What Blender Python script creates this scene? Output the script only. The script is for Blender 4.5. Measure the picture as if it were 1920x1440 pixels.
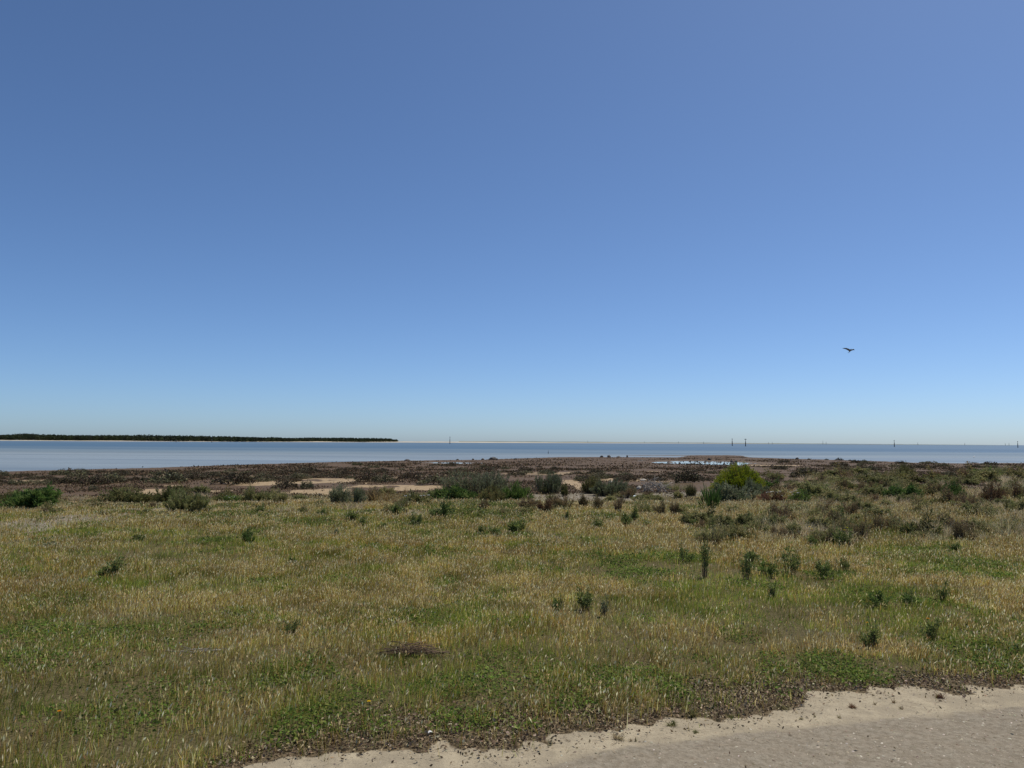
import bpy, math, random
import numpy as np
from mathutils import Matrix, Vector

for o in list(bpy.data.objects):
    bpy.data.objects.remove(o)
rng = np.random.default_rng(11)
random.seed(11)
SC = bpy.context.scene
COL = SC.collection
R = math.radians

# ------------------------------------------------------------------ camera, sky, sun, exposure
F_PX, W_PX, H_PX = 1493.0, 1920.0, 1440.0
PITCH, ROLL, CAM_Z = R(4.164), 0.0063, 1.6
cam_d = bpy.data.cameras.new('camera')
cam = bpy.data.objects.new('camera', cam_d)
COL.objects.link(cam)
cam_d.sensor_width = 36.0
cam_d.lens = 36.0 * F_PX / W_PX
cam_d.clip_start = 0.05
cam_d.clip_end = 120000.0
CAM_ROT = Matrix.Rotation(R(90) + PITCH, 3, 'X') @ Matrix.Rotation(ROLL, 3, 'Z')
cam.matrix_world = Matrix.Translation((0, 0, CAM_Z)) @ CAM_ROT.to_4x4()
SC.camera = cam

SUN_EL, SUN_AZ = R(61.0), R(52.0)          # azimuth clockwise from the view direction (+Y)
world = bpy.data.worlds.new('World')
SC.world = world
world.use_nodes = True
wn = world.node_tree
for n in list(wn.nodes):
    wn.nodes.remove(n)
sky = wn.nodes.new('ShaderNodeTexSky')
sky.sky_type = 'NISHITA'
sky.sun_disc = False
sky.sun_elevation = SUN_EL
sky.sun_rotation = SUN_AZ
sky.altitude = 0.0
sky.air_density = 0.6
sky.dust_density = 0.62
sky.ozone_density = 9.0
bg = wn.nodes.new('ShaderNodeBackground')
bg.inputs['Strength'].default_value = 0.121
wo = wn.nodes.new('ShaderNodeOutputWorld')
wb = wn.nodes.new('ShaderNodeMix'); wb.data_type = 'RGBA'; wb.blend_type = 'MULTIPLY'; wb.inputs[0].default_value = 1.0
wb.inputs[7].default_value = (1.0, 1.02, 0.99, 1)        # white balance of the sky light, the same everywhere
wn.links.new(sky.outputs[0], wb.inputs[6]); wn.links.new(wb.outputs[2], bg.inputs[0])
wn.links.new(bg.outputs[0], wo.inputs[0])

sun_d = bpy.data.lights.new('sun', 'SUN')
sun_d.energy = 4.8
sun_d.angle = R(0.53)
sun_d.color = (1.0, 0.945, 0.85)
sun = bpy.data.objects.new('sun', sun_d)
COL.objects.link(sun)
sdir = Vector((math.sin(SUN_AZ) * math.cos(SUN_EL), math.cos(SUN_AZ) * math.cos(SUN_EL), math.sin(SUN_EL)))
sun.rotation_euler = sdir.to_track_quat('Z', 'Y').to_euler()
sun.location = (20, 10, 40)

SC.view_settings.view_transform = 'Standard'
SC.view_settings.look = 'None'
SC.view_settings.exposure = 0.0
SC.view_settings.gamma = 1.0
SC.cycles.max_bounces = 6
SC.cycles.transparent_max_bounces = 4

SEA_Z = -1.0

# ------------------------------------------------------------------ noise
def _hash(ix, iy, seed):
    n = (ix.astype(np.int64) * 374761393 + iy.astype(np.int64) * 668265263 + seed * 1442695041) & 0xFFFFFFFF
    n = ((n ^ (n >> 13)) * 1274126177) & 0xFFFFFFFF
    n = n ^ (n >> 16)
    return (n & 0xFFFFFF) / float(0xFFFFFF)

def vnoise(x, y, seed=0):
    x = np.asarray(x, float); y = np.asarray(y, float)
    ix = np.floor(x); iy = np.floor(y)
    fx = x - ix; fy = y - iy
    fx = fx * fx * (3 - 2 * fx); fy = fy * fy * (3 - 2 * fy)
    a = _hash(ix, iy, seed); b = _hash(ix + 1, iy, seed)
    c = _hash(ix, iy + 1, seed); d = _hash(ix + 1, iy + 1, seed)
    return a + (b - a) * fx + (c - a) * fy + (a - b - c + d) * fx * fy

def fbm(x, y, seed=0, octv=4):
    s = 0.0; amp = 0.5; tot = 0.0
    for k in range(octv):
        s = s + amp * vnoise(np.asarray(x) * 2 ** k + 17.3 * k, np.asarray(y) * 2 ** k - 9.1 * k, seed + k)
        tot += amp; amp *= 0.5
    return s / tot

def sstep(a, b, x):
    t = np.clip((np.asarray(x, float) - a) / (b - a), 0, 1)
    return t * t * (3 - 2 * t)

# ------------------------------------------------------------------ ground shape
CR = np.array(CAM_ROT)
def ray(px, py):
    v = CR @ np.array([(px - W_PX / 2) / F_PX, -(py - H_PX / 2) / F_PX, -1.0])
    return v
def on_plane(px, py, z):
    v = ray(px, py)
    t = (z - CAM_Z) / v[2]
    return v[0] * t, v[1] * t

_sh_px = [(-300, 893), (0, 884.5), (300, 876.7), (600, 867), (750, 863.7), (900, 862), (1050, 857.2), (1120, 857), (1200, 857.3),
          (1270, 857.5), (1300, 853.6), (1360, 853.4), (1393, 854.5), (1403, 857.6), (1500, 860.5), (1640, 864.5), (1730, 867.8), (1800, 868.6), (1920, 868), (2300, 868)]
_sh = np.array([on_plane(a, b, SEA_Z) for a, b in _sh_px])
_sh_az = np.arctan2(_sh[:, 0], _sh[:, 1]); _sh_r = np.hypot(_sh[:, 0], _sh[:, 1])
_az_k = np.concatenate([[-math.pi, -1.9, -1.2], _sh_az, [1.2, 1.9, math.pi]])
_r_k = np.concatenate([[900, 900, 110], _sh_r, [170, 900, 900]])
# the seaward spit that runs to the left of the inlet
_sp_a = np.array(on_plane(1185, 854.0, SEA_Z)); _sp_b = np.array(on_plane(1330, 854.5, SEA_Z))
# pool hollows on the mud
POOLS = [((1325, 868.3), 92, 3.3), ((848, 868.3), 40, .9)]
POOL_Z = -0.90
_pools = []
for (px, py), hw, hh in POOLS:
    x, y = on_plane(px, py, POOL_Z)
    rr = math.hypot(x, y)
    ax = hw / F_PX * y
    y0 = on_plane(px, py + hh, POOL_Z)[1]; y1 = on_plane(px, py - hh, POOL_Z)[1]
    _pools.append((x, (y0 + y1) / 2, ax, (y1 - y0) / 2))

def pool_f(x, y):
    f = np.full(np.shape(x), 9.0)
    for cx, cy, ax, ay in _pools:
        w = (fbm(np.asarray(x) * .35, np.asarray(y) * .12, 61, 3) - .5) * 1.1
        f = np.minimum(f, np.hypot((x - cx) / ax, (y - cy) / ay) + w * .6)
    return f

def H(x, y):
    x = np.asarray(x, float); y = np.asarray(y, float)
    r = np.hypot(x, y) + 1e-6
    az = np.arctan2(x, y)
    Rs = np.interp(az, _az_k, _r_k) * (1 + .02 * (fbm(az * 60, az * 0 + 3, 5, 3) - .5))
    fwd = sstep(1.75, 1.1, np.abs(az))
    r0 = 18 + 2.5 * (fbm(x * .12, y * .12, 9, 2) - .5)
    z = -0.02 * sstep(6, 18, r) - 0.50 * sstep(r0, r0 + 13, r)
    t = np.clip((r - 31) / np.maximum(Rs - 31, 1), 0, 1)
    z = z - 0.47 * t ** 0.8
    out = np.clip(r - Rs, 0, None)
    z = z - np.clip(out * 0.05, 0, 1.5) + sstep(1.5, -1, out) * 0
    z = z * fwd
    # small relief
    g = sstep(60, 20, r)
    z = z + g * ((fbm(x * .55, y * .55, 21, 3) - .5) * .10 + (fbm(x * 2.3, y * 2.3, 31, 2) - .5) * .03) * sstep(3.0, 6.0, r + 0 * x)
    z = z + sstep(20, 30, r) * sstep(1.0, .8, t) * (fbm(x * .22, y * .22, 23, 3) - .5) * .22 * fwd
    # spit
    ab = _sp_b - _sp_a; L2 = ab @ ab
    s = np.clip(((x - _sp_a[0]) * ab[0] + (y - _sp_a[1]) * ab[1]) / L2, 0, 1)
    dd = np.hypot(x - _sp_a[0] - s * ab[0], y - _sp_a[1] - s * ab[1])
    z = np.maximum(z, np.where(dd < 14, SEA_Z + .10 - dd * .035 - .05 * (1 - s), -9))
    # pools
    pf = pool_f(x, y)
    k = sstep(1.9, .95, pf)
    z = z * (1 - k) + (POOL_Z + .02 - .12 * sstep(1.05, .7, pf)) * k
    return z

def hz(x, y):
    return float(H(np.array([x]), np.array([y]))[0])

def P(px, py):
    """the point of the ground seen at a place in the photograph"""
    v = ray(px, py)
    if v[2] > -1e-4:
        v[2] = -1e-4
    ts = np.geomspace(2.0, 400, 1500)
    x = v[0] * ts; y = v[1] * ts; z = CAM_Z + v[2] * ts
    d = z - H(x, y)
    i = int(np.argmax(d < 0)) if (d < 0).any() else len(ts) - 1
    if i == 0:
        return float(x[0]), float(y[0])
    a, b = d[i - 1], d[i]
    k = a / (a - b) if a != b else 0
    t = ts[i - 1] + (ts[i] - ts[i - 1]) * k
    return float(v[0] * t), float(v[1] * t)

# edges of the verge and the road as lines on the flat ground near the camera
_v_px = [(-600, 1560), (200, 1500), (480, 1438), (620, 1400), (760, 1402), (900, 1404), (1010, 1392), (1060, 1372), (1250, 1354), (1380, 1338),
         (1480, 1320), (1550, 1300), (1650, 1292), (1750, 1290), (1920, 1279), (2400, 1240)]
_r_px = [(-600, 1800), (700, 1500), (1000, 1442), (1160, 1412), (1300, 1392), (1450, 1368), (1600, 1350), (1750, 1338), (1920, 1318), (2400, 1275)]
_v = np.array([on_plane(a, b, 0) for a, b in _v_px]); _rd = np.array([on_plane(a, b, 0) for a, b in _r_px])
_v = _v[np.argsort(_v[:, 0])]; _rd = _rd[np.argsort(_rd[:, 0])]
def verge_d(x, y):      # >0 on the grass side
    return y - np.interp(x, _v[:, 0], _v[:, 1]) - (x > 2.6) * np.clip(x - 2.6, 0, 20) * 0.0
def edge_n(x, y):
    return (fbm(x * 3, y * 3, 81, 4) - .5) * .34 + (fbm(x * .9, y * .9, 82, 2) - .5) * .30 + (fbm(x * 9, y * 9, 84, 3) - .5) * .22
def lit_w(x, y):       # width of the dead leaf bed along the verge
    b = np.interp(np.asarray(x), [-3, -1.4, -.9, .3, .5, .75, 1.2, 1.7, 2.2, 2.5, 2.8, 4, 6], [.10, .16, .42, .55, .35, .18, .55, .45, .12, .08, .30, .35, .3])
    return b * (.55 + .9 * fbm(np.asarray(x) * 1.1, np.asarray(y) * 1.1, 85, 3))
def road_d(x, y):       # >0 on the grass side of the road edge
    return y - np.interp(x, _rd[:, 0], _rd[:, 1])

# green mats of low creeping plants, seen in the photograph: centre, half width, half height, strength
_mats_px = [(1560, 1265, 120, 32, 1.3), (1900, 1240, 120, 40, .9), (1270, 1305, 40, 16, 1.2), (200, 1195, 220, 34, .9), (60, 1235, 90, 20, .7), (540, 1270, 70, 40, .7),
            (860, 1290, 150, 30, .8), (1080, 1280, 130, 30, .8), (1060, 1325, 60, 20, .8), (560, 1360, 70, 40, 1.1), (880, 1350, 70, 22, .9), (1005, 1380, 40, 20, 1.1),
            (760, 1165, 120, 22, .9), (440, 1170, 60, 12, .9), (600, 1190, 60, 14, .6), (1235, 1078, 60, 10, .9), (1860, 1065, 150, 22, 1.0), (1640, 1120, 80, 20, .8),
            (420, 968, 90, 7, .9), (300, 970, 60, 6, .5), (900, 945, 70, 6, 1.1), (930, 965, 110, 9, .7), (1080, 970, 60, 10, .5), (880, 1120, 60, 14, .6),
            (520, 980, 60, 6, .5), (380, 1180, 60, 14, .8), (1420, 1100, 60, 12, .7), (1120, 1045, 50, 8, .5), (1480, 1300, 70, 16, .6), (340, 1300, 120, 30, .5), (250, 1350, 120, 30, .6),
            (1720, 1030, 120, 12, .6), (1390, 990, 80, 10, .4), (690, 1300, 80, 30, .6), (1340, 1240, 90, 22, .5), (1800, 1180, 120, 30, .4), (90, 1130, 120, 26, .5), (900, 1240, 120, 14, .4)]
_mats = []
for px, py, a, b, s in _mats_px:
    cx, cy = P(px, py)
    y0 = P(px, py + b)[1]; y1 = P(px, py - b)[1]
    _mats.append((cx, cy, a / F_PX * cy, (y1 - y0) / 2, s))
def mat_f(x, y):
    f = np.zeros(np.shape(x))
    w = (fbm(x * 1.4, y * 1.1, 71, 3) - .5) * 1.5
    w2 = (fbm(x * 5, y * 5, 73, 2) - .5) * .6
    for cx, cy, ax, ay, s in _mats:
        d = np.hypot((x - cx) / ax, (y - cy) / ay)
        f = np.maximum(f, s * np.clip(1.25 - d * .8 + w + w2, 0, 1) * (d < 2.3))
    g = np.clip((fbm(x * 1.5 + 40, y * 1.1, 77, 4) - .58) * 7, 0, 1) * .7
    return np.clip(np.maximum(f, g), 0, 1.2)

# bare sand showing between the low bushes of the flat
_sand_px = [(235, 925, 115, 11, 1), (60, 903, 90, 2.5, .8), (130, 899, 60, 2, .6), (330, 911, 60, 3, .7), (480, 894, 60, 3, .6), (560, 903, 150, 7, .75), (600, 921, 80, 6, .7), (740, 897, 50, 5, .7),
            (765, 918, 62, 6, .9), (690, 912, 50, 4, .7), (820, 915, 50, 5, .6), (1083, 912, 16, 13, 1), (1010, 888, 70, 3, .5), (1110, 886, 60, 2.5, .55), (1165, 900, 70, 3, .7), (1215, 884, 40, 1.5, .6), (1480, 888, 60, 2.5, .35),
            (1250, 903, 50, 2, .5), (1540, 902, 70, 2.2, .7), (1480, 906, 50, 2, .6), (1430, 873, 80, 1.2, .6), (1290, 889, 90, 3, .35), (380, 921, 60, 4, .6)]
_sand = []
for px, py, a_, b_, s_ in _sand_px:
    cx, cy = P(px, py); _sand.append((cx, cy, a_ / F_PX * cy, abs(P(px, py - b_)[1] - P(px, py + b_)[1]) / 2, s_))
def sand_f(x, y):
    f = np.zeros(np.shape(x))
    w = (fbm(x * .35, y * .35, 91, 4) - .5) * 2.4 + (fbm(x * 1.3, y * .9, 93, 3) - .5) * 1.6
    for cx, cy, ax, ay, s_ in _sand:
        d = np.hypot((x - cx) / ax, (y - cy) / ay)
        f = np.maximum(f, s_ * sstep(1.0, .55, d + w) * (d < 3))
    return f

# ------------------------------------------------------------------ mesh helpers
def make_mesh(name, V, quads=None, tris=None, colr=None, mat=None, smooth=False):
    me = bpy.data.meshes.new(name)
    V = np.asarray(V, np.float32)
    loops = []; starts = []; n = 0
    if quads is not None and len(quads):
        q = np.asarray(quads, np.int32); loops.append(q.ravel()); starts.append(np.arange(len(q)) * 4 + n); n += q.size
    if tris is not None and len(tris):
        t = np.asarray(tris, np.int32); loops.append(t.ravel()); starts.append(np.arange(len(t)) * 3 + n); n += t.size
    loops = np.concatenate(loops); starts = np.concatenate(starts).astype(np.int32)
    me.vertices.add(len(V)); me.vertices.foreach_set('co', V.ravel())
    me.loops.add(len(loops)); me.loops.foreach_set('vertex_index', loops)
    me.polygons.add(len(starts)); me.polygons.foreach_set('loop_start', starts)
    if smooth:
        me.polygons.foreach_set('use_smooth', np.ones(len(starts), bool))
    me.update(calc_edges=True)
    if colr is not None:
        c = np.ones((len(V), 4), np.float32); c[:, :3] = colr
        at = me.attributes.new('col', 'FLOAT_COLOR', 'POINT'); at.data.foreach_set('color', c.ravel())
    if mat is not None:
        me.materials.append(mat)
    return me

class Acc:
    """collects many small faces into one mesh"""
    def __init__(s):
        s.V = []; s.Q = []; s.T = []; s.C = []; s.n = 0
    def add(s, V, Q=None, T=None, C=None):
        V = np.asarray(V, np.float32).reshape(-1, 3)
        s.V.append(V)
        if Q is not None and len(Q): s.Q.append(np.asarray(Q, np.int32) + s.n)
        if T is not None and len(T): s.T.append(np.asarray(T, np.int32) + s.n)
        s.C.append(np.broadcast_to(np.asarray(C if C is not None else (.5, .5, .5), np.float32), V.shape))
        s.n += len(V)
    def mesh(s, name, mat, smooth=False):
        return make_mesh(name, np.concatenate(s.V), np.concatenate(s.Q) if s.Q else None, np.concatenate(s.T) if s.T else None,
                         np.concatenate(s.C), mat, smooth)
    def kites(s, B, D, L, W, C, droop=0.0, wide=.45):
        """leaf shaped faces: base, two side points, tip"""
        B = np.asarray(B, float); D = np.asarray(D, float)
        N = len(B)
        D = D / (np.linalg.norm(D, axis=1, keepdims=True) + 1e-9)
        rv = rng.normal(size=(N, 3)); S = np.cross(D, rv); S /= (np.linalg.norm(S, axis=1, keepdims=True) + 1e-9)
        L = np.broadcast_to(L, (N,))[:, None]; W = np.broadcast_to(W, (N,))[:, None]
        M = B + D * L * wide; T_ = B + D * L; T_ = T_ - np.array([0, 0, 1]) * (np.broadcast_to(droop, (N,))[:, None] * L)
        V = np.stack([B, M + S * W * .5, T_, M - S * W * .5], 1).reshape(-1, 3)
        q = np.arange(N * 4).reshape(N, 4)
        s.add(V, q, None, np.repeat(np.asarray(C, np.float32), 4, 0))
    def blades(s, B, D, L, W, C, bend=0.15):
        """grass blades of one quad and a tip"""
        B = np.asarray(B, float); N = len(B)
        D = D / (np.linalg.norm(D, axis=1, keepdims=True) + 1e-9)
        a = rng.uniform(0, 2 * math.pi, N)
        S = np.stack([np.cos(a), np.sin(a), 0 * a], 1)
        L = np.broadcast_to(L, (N,))[:, None]; W = np.broadcast_to(W, (N,))[:, None]
        h = D.copy(); h[:, 2] = 0
        bd = np.broadcast_to(bend, (N,))[:, None]
        M = B + D * L * .55
        T_ = B + D * L + h * L * bd * 2 + rng.normal(size=(N, 3)) * L * bd * .3 * np.array([1, 1, .2]) - np.array([0, 0, .25]) * bd * L
        V = np.stack([B - S * W * .5, B + S * W * .5, M + S * W * .4, M - S * W * .4, T_], 1).reshape(-1, 3)
        i = np.arange(N)[:, None] * 5
        s.add(V, i + np.array([0, 1, 2, 3]), i + np.array([3, 2, 4]), np.repeat(np.asarray(C, np.float32), 5, 0))
        return T_
    def tube(s, pts, rad, c, sides=5, cap=True):
        pts = np.asarray(pts, float); n = len(pts)
        rad = np.broadcast_to(rad, (n,))
        tg = np.gradient(pts, axis=0); tg /= (np.linalg.norm(tg, axis=1, keepdims=True) + 1e-9)
        ref = np.array([0.31, 0.95, 0.05]) if abs(tg[0][2]) > .6 else np.array([0, 0, 1.0])
        V = []
        for i in range(n):
            u = np.cross(tg[i], ref); u /= np.linalg.norm(u) + 1e-9; w = np.cross(tg[i], u)
            for k in range(sides):
                an = 2 * math.pi * k / sides
                V.append(pts[i] + rad[i] * (math.cos(an) * u + math.sin(an) * w))
        Q = [(i * sides + k, i * sides + (k + 1) % sides, (i + 1) * sides + (k + 1) % sides, (i + 1) * sides + k) for i in range(n - 1) for k in range(sides)]
        T = []
        if cap:
            V.append(pts[0]); V.append(pts[-1])
            a, b = n * sides, n * sides + 1
            for k in range(sides):
                T.append((a, (k + 1) % sides, k)); T.append((b, (n - 1) * sides + k, (n - 1) * sides + (k + 1) % sides))
        s.add(V, Q, T, c)

def obj(name, me, parent=None):
    o = bpy.data.objects.new(name, me); COL.objects.link(o)
    if parent is not None:
        o.parent = parent
    return o
def tag(o, label=None, cat=None, group=None, kind=None):
    if label: o['label'] = label
    if cat: o['category'] = cat
    if group: o['group'] = group
    if kind: o['kind'] = kind
    return o
def pick(pal, n, var=.12):
    """a natural colour for each leaf out of a palette of (r, g, b, weight)"""
    pal = np.array(pal, float)
    w = pal[:, 3] / pal[:, 3].sum()
    c = pal[rng.choice(len(pal), n, p=w), :3]
    return np.clip(c * (1 + rng.normal(size=(n, 1)) * var) * (1 + rng.normal(size=(n, 3)) * var * .35), .004, .9)

# ------------------------------------------------------------------ materials
def new_mat(name):
    m = bpy.data.materials.new(name); m.use_nodes = True
    nt = m.node_tree
    for n in list(nt.nodes): nt.nodes.remove(n)
    out = nt.nodes.new('ShaderNodeOutputMaterial')
    return m, nt, out
def N(nt, typ, **kw):
    n = nt.nodes.new(typ)
    for k, v in kw.items():
        if k in ('inp',):
            for a, b in v.items(): n.inputs[a].default_value = b
        else:
            setattr(n, k, v)
    return n
def mixc(nt, fac, a, b, blend='MIX'):
    n = nt.nodes.new('ShaderNodeMix'); n.data_type = 'RGBA'; n.blend_type = blend
    for sock, v in ((n.inputs[0], fac), (n.inputs[6], a), (n.inputs[7], b)):
        if hasattr(v, 'is_output') or isinstance(v, bpy.types.NodeSocket): nt.links.new(v, sock)
        elif isinstance(v, (int, float)): sock.default_value = v
        else: sock.default_value = (*v, 1)
    return n.outputs[2]
def math_(nt, op, a, b=0.0, c=None, clamp=False):
    n = nt.nodes.new('ShaderNodeMath'); n.operation = op; n.use_clamp = clamp
    for i, v in enumerate((a, b) if c is None else (a, b, c)):
        if isinstance(v, bpy.types.NodeSocket): nt.links.new(v, n.inputs[i])
        else: n.inputs[i].default_value = v
    return n.outputs[0]
def ramp(nt, v, stops):
    n = nt.nodes.new('ShaderNodeValToRGB')
    e = n.color_ramp.elements
    while len(e) < len(stops): e.new(.5)
    for k, (p, c) in enumerate(stops):
        e[k].position = p; e[k].color = (*c, 1) if not isinstance(c, (int, float)) else (c, c, c, 1)
    nt.links.new(v, n.inputs[0])
    return n.outputs[0]
def noise(nt, vec, scale, detail=4, rough=.55, dist=0.0):
    n = nt.nodes.new('ShaderNodeTexNoise')
    n.inputs['Scale'].default_value = scale; n.inputs['Detail'].default_value = detail
    n.inputs['Roughness'].default_value = rough; n.inputs['Distortion'].default_value = dist
    nt.links.new(vec, n.inputs['Vector'])
    return n.outputs['Fac']

def leaf_mat(name, trans=.3, rough=.65, spec=.25, vary=.25, gain=.85):
    m, nt, out = new_mat(name)
    at = N(nt, 'ShaderNodeAttribute', attribute_name='col')
    oi = N(nt, 'ShaderNodeObjectInfo')
    hsv = N(nt, 'ShaderNodeHueSaturation')
    nt.links.new(at.outputs['Color'], hsv.inputs['Color'])
    nt.links.new(math_(nt, 'MULTIPLY_ADD', oi.outputs['Random'], vary * 1.4, gain - vary * .7), hsv.inputs['Value'])
    nt.links.new(math_(nt, 'MULTIPLY_ADD', oi.outputs['Random'], -.03, .515), hsv.inputs['Hue'])
    p = N(nt, 'ShaderNodeBsdfPrincipled', inp={'Roughness': rough, 'Specular IOR Level': spec})
    nt.links.new(hsv.outputs[0], p.inputs['Base Color'])
    t = N(nt, 'ShaderNodeBsdfTranslucent')
    nt.links.new(hsv.outputs[0], t.inputs['Color'])
    mx = N(nt, 'ShaderNodeMixShader'); mx.inputs[0].default_value = trans
    nt.links.new(p.outputs[0], mx.inputs[1]); nt.links.new(t.outputs[0], mx.inputs[2])
    nt.links.new(mx.outputs[0], out.inputs[0])
    return m
M_GRASS = leaf_mat('grass_blades', .45, .6, .10, 0.0, 1.0)
M_LEAF = leaf_mat('shrub_leaves', .35, .65, .10)
M_SALT = leaf_mat('saltbush_leaves', .12, .8, .15)
M_LITTER = leaf_mat('dead_leaves', .12, .75, .2, 0.0)

def bark_mat(name, ca, cb, rough=.85, sc=30):
    m, nt, out = new_mat(name)
    tc = N(nt, 'ShaderNodeTexCoord')
    c = mixc(nt, noise(nt, tc.outputs['Object'], sc), ca, cb)
    p = N(nt, 'ShaderNodeBsdfPrincipled', inp={'Roughness': rough, 'Specular IOR Level': .2})
    nt.links.new(c, p.inputs['Base Color']); nt.links.new(p.outputs[0], out.inputs[0])
    return m
M_TWIG = bark_mat('brown_twig', (.10, .065, .04), (.19, .13, .085))
M_GREYWOOD = bark_mat('weathered_grey_wood', (.20, .18, .155), (.42, .39, .34))
M_PILE = bark_mat('dark_pile_timber', (.06, .062, .07), (.11, .11, .115))
M_ROCK = bark_mat('dark_wet_rock', (.03, .027, .025), (.075, .065, .058), .6, 6)
M_STONE = bark_mat('pale_stone', (.24, .22, .19), (.40, .37, .32), .9, 12)
M_SHELL = bark_mat('white_shell', (.62, .60, .56), (.82, .80, .77), .45, 20)

def ground_mat():
    m, nt, out = new_mat('ground_soil_sand_mud')
    g = N(nt, 'ShaderNodeNewGeometry'); pos = g.outputs['Position']
    za = N(nt, 'ShaderNodeAttribute', attribute_name='zone_a'); zb = N(nt, 'ShaderNodeAttribute', attribute_name='zone_b')
    sa = N(nt, 'ShaderNodeSeparateColor'); nt.links.new(za.outputs['Color'], sa.inputs[0])
    sb = N(nt, 'ShaderNodeSeparateColor'); nt.links.new(zb.outputs['Color'], sb.inputs[0])
    nf = noise(nt, pos, 55, 4, .65); nm = noise(nt, pos, 9, 5, .6); nl = noise(nt, pos, 1.3, 4, .6); nx = noise(nt, pos, 210, 3, .7)
    # soil with dry thatch
    soil = mixc(nt, nm, (.035, .029, .013), (.105, .086, .038))
    soil = mixc(nt, ramp(nt, nf, [(.42, 0.0), (.62, 1.0)]), soil, (.145, .118, .055))
    # dead leaf litter bed
    lit = mixc(nt, ramp(nt, nf, [(.4, 0.0), (.6, 1.0)]), (.065, .047, .026), (.18, .138, .082))
    # pale sand of the verge
    vs = mixc(nt, nl, (.37, .312, .212), (.48, .41, .29))
    vs = mixc(nt, ramp(nt, nf, [(.30, 1.0), (.44, 0.0)]), vs, (.20, .15, .095))
    vs = mixc(nt, ramp(nt, nx, [(.28, .7), (.40, 0.0)]), vs, (.14, .10, .07))
    vs = mixc(nt, ramp(nt, noise(nt, pos, 4.5, 5, .7), [(.42, .75), (.62, 0.0)]), vs, (.285, .24, .17))
    # compacted grey-brown road
    rd = mixc(nt, nl, (.245, .203, .148), (.315, .268, .20))
    rd = mixc(nt, ramp(nt, nm, [(.35, 0.0), (.75, 1.0)]), rd, (.305, .268, .205))
    rd = mixc(nt, ramp(nt, noise(nt, pos, 26, 5, .75), [(.38, .55), (.60, 0.0)]), rd, (.125, .10, .065))
    rd = mixc(nt, ramp(nt, nx, [(.62, 0.0), (.72, .8)]), rd, (.48, .44, .37))
    rd = mixc(nt, ramp(nt, nx, [(.28, .8), (.38, 0.0)]), rd, (.12, .098, .075))
    # beach sand, mud, shingle
    bs = mixc(nt, noise(nt, pos, .8, 4), (.32, .23, .13), (.42, .315, .19))
    bs = mixc(nt, ramp(nt, noise(nt, pos, 5.0, 5, .75), [(.36, .85), (.50, 0.0)]), bs, (.15, .11, .062))
    md = mixc(nt, noise(nt, pos, .35, 6, .7), (.088, .056, .032), (.155, .103, .063))
    md = mixc(nt, ramp(nt, noise(nt, pos, 2.2, 4, .7), [(.4, 0.0), (.7, .6)]), md, (.06, .046, .028))
    sg = mixc(nt, ramp(nt, nf, [(.36, 0.0), (.62, 1.0)]), (.11, .09, .06), (.30, .265, .20))
    c = soil
    def edge(v, jit=.35):
        return ramp(nt, math_(nt, 'ADD', v, math_(nt, 'MULTIPLY_ADD', nm, jit, -jit / 2)), [(.40, 0.0), (.60, 1.0)])
    c = mixc(nt, edge(sb.outputs[1], .3), c, md)
    c = mixc(nt, edge(sb.outputs[0], .3), c, bs)
    c = mixc(nt, edge(sb.outputs[2], .5), c, sg)
    c = mixc(nt, edge(sa.outputs[2], .6), c, lit)
    c = mixc(nt, edge(sa.outputs[1], .35), c, vs)
    c = mixc(nt, edge(sa.outputs[0], .75), c, rd)
    c = mixc(nt, 1.0, c, (.84, .84, .84), 'MULTIPLY')
    p = N(nt, 'ShaderNodeBsdfPrincipled', inp={'Specular IOR Level': .08})
    nt.links.new(c, p.inputs['Base Color'])
    nt.links.new(math_(nt, 'MULTIPLY_ADD', sb.outputs[1], -.22, .92), p.inputs['Roughness'])
    hgt = math_(nt, 'ADD', math_(nt, 'MULTIPLY', nf, .5), math_(nt, 'MULTIPLY', nx, .25))
    hgt = math_(nt, 'ADD', hgt, math_(nt, 'MULTIPLY', nm, 1.4))
    b = N(nt, 'ShaderNodeBump', inp={'Strength': .55, 'Distance': .025})
    hgt = math_(nt, 'ADD', hgt, math_(nt, 'MULTIPLY', noise(nt, pos, 2.6, 3), 2.2))
    nt.links.new(hgt, b.inputs['Height']); nt.links.new(b.outputs[0], p.inputs['Normal'])
    nt.links.new(p.outputs[0], out.inputs[0])
    return m

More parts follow.
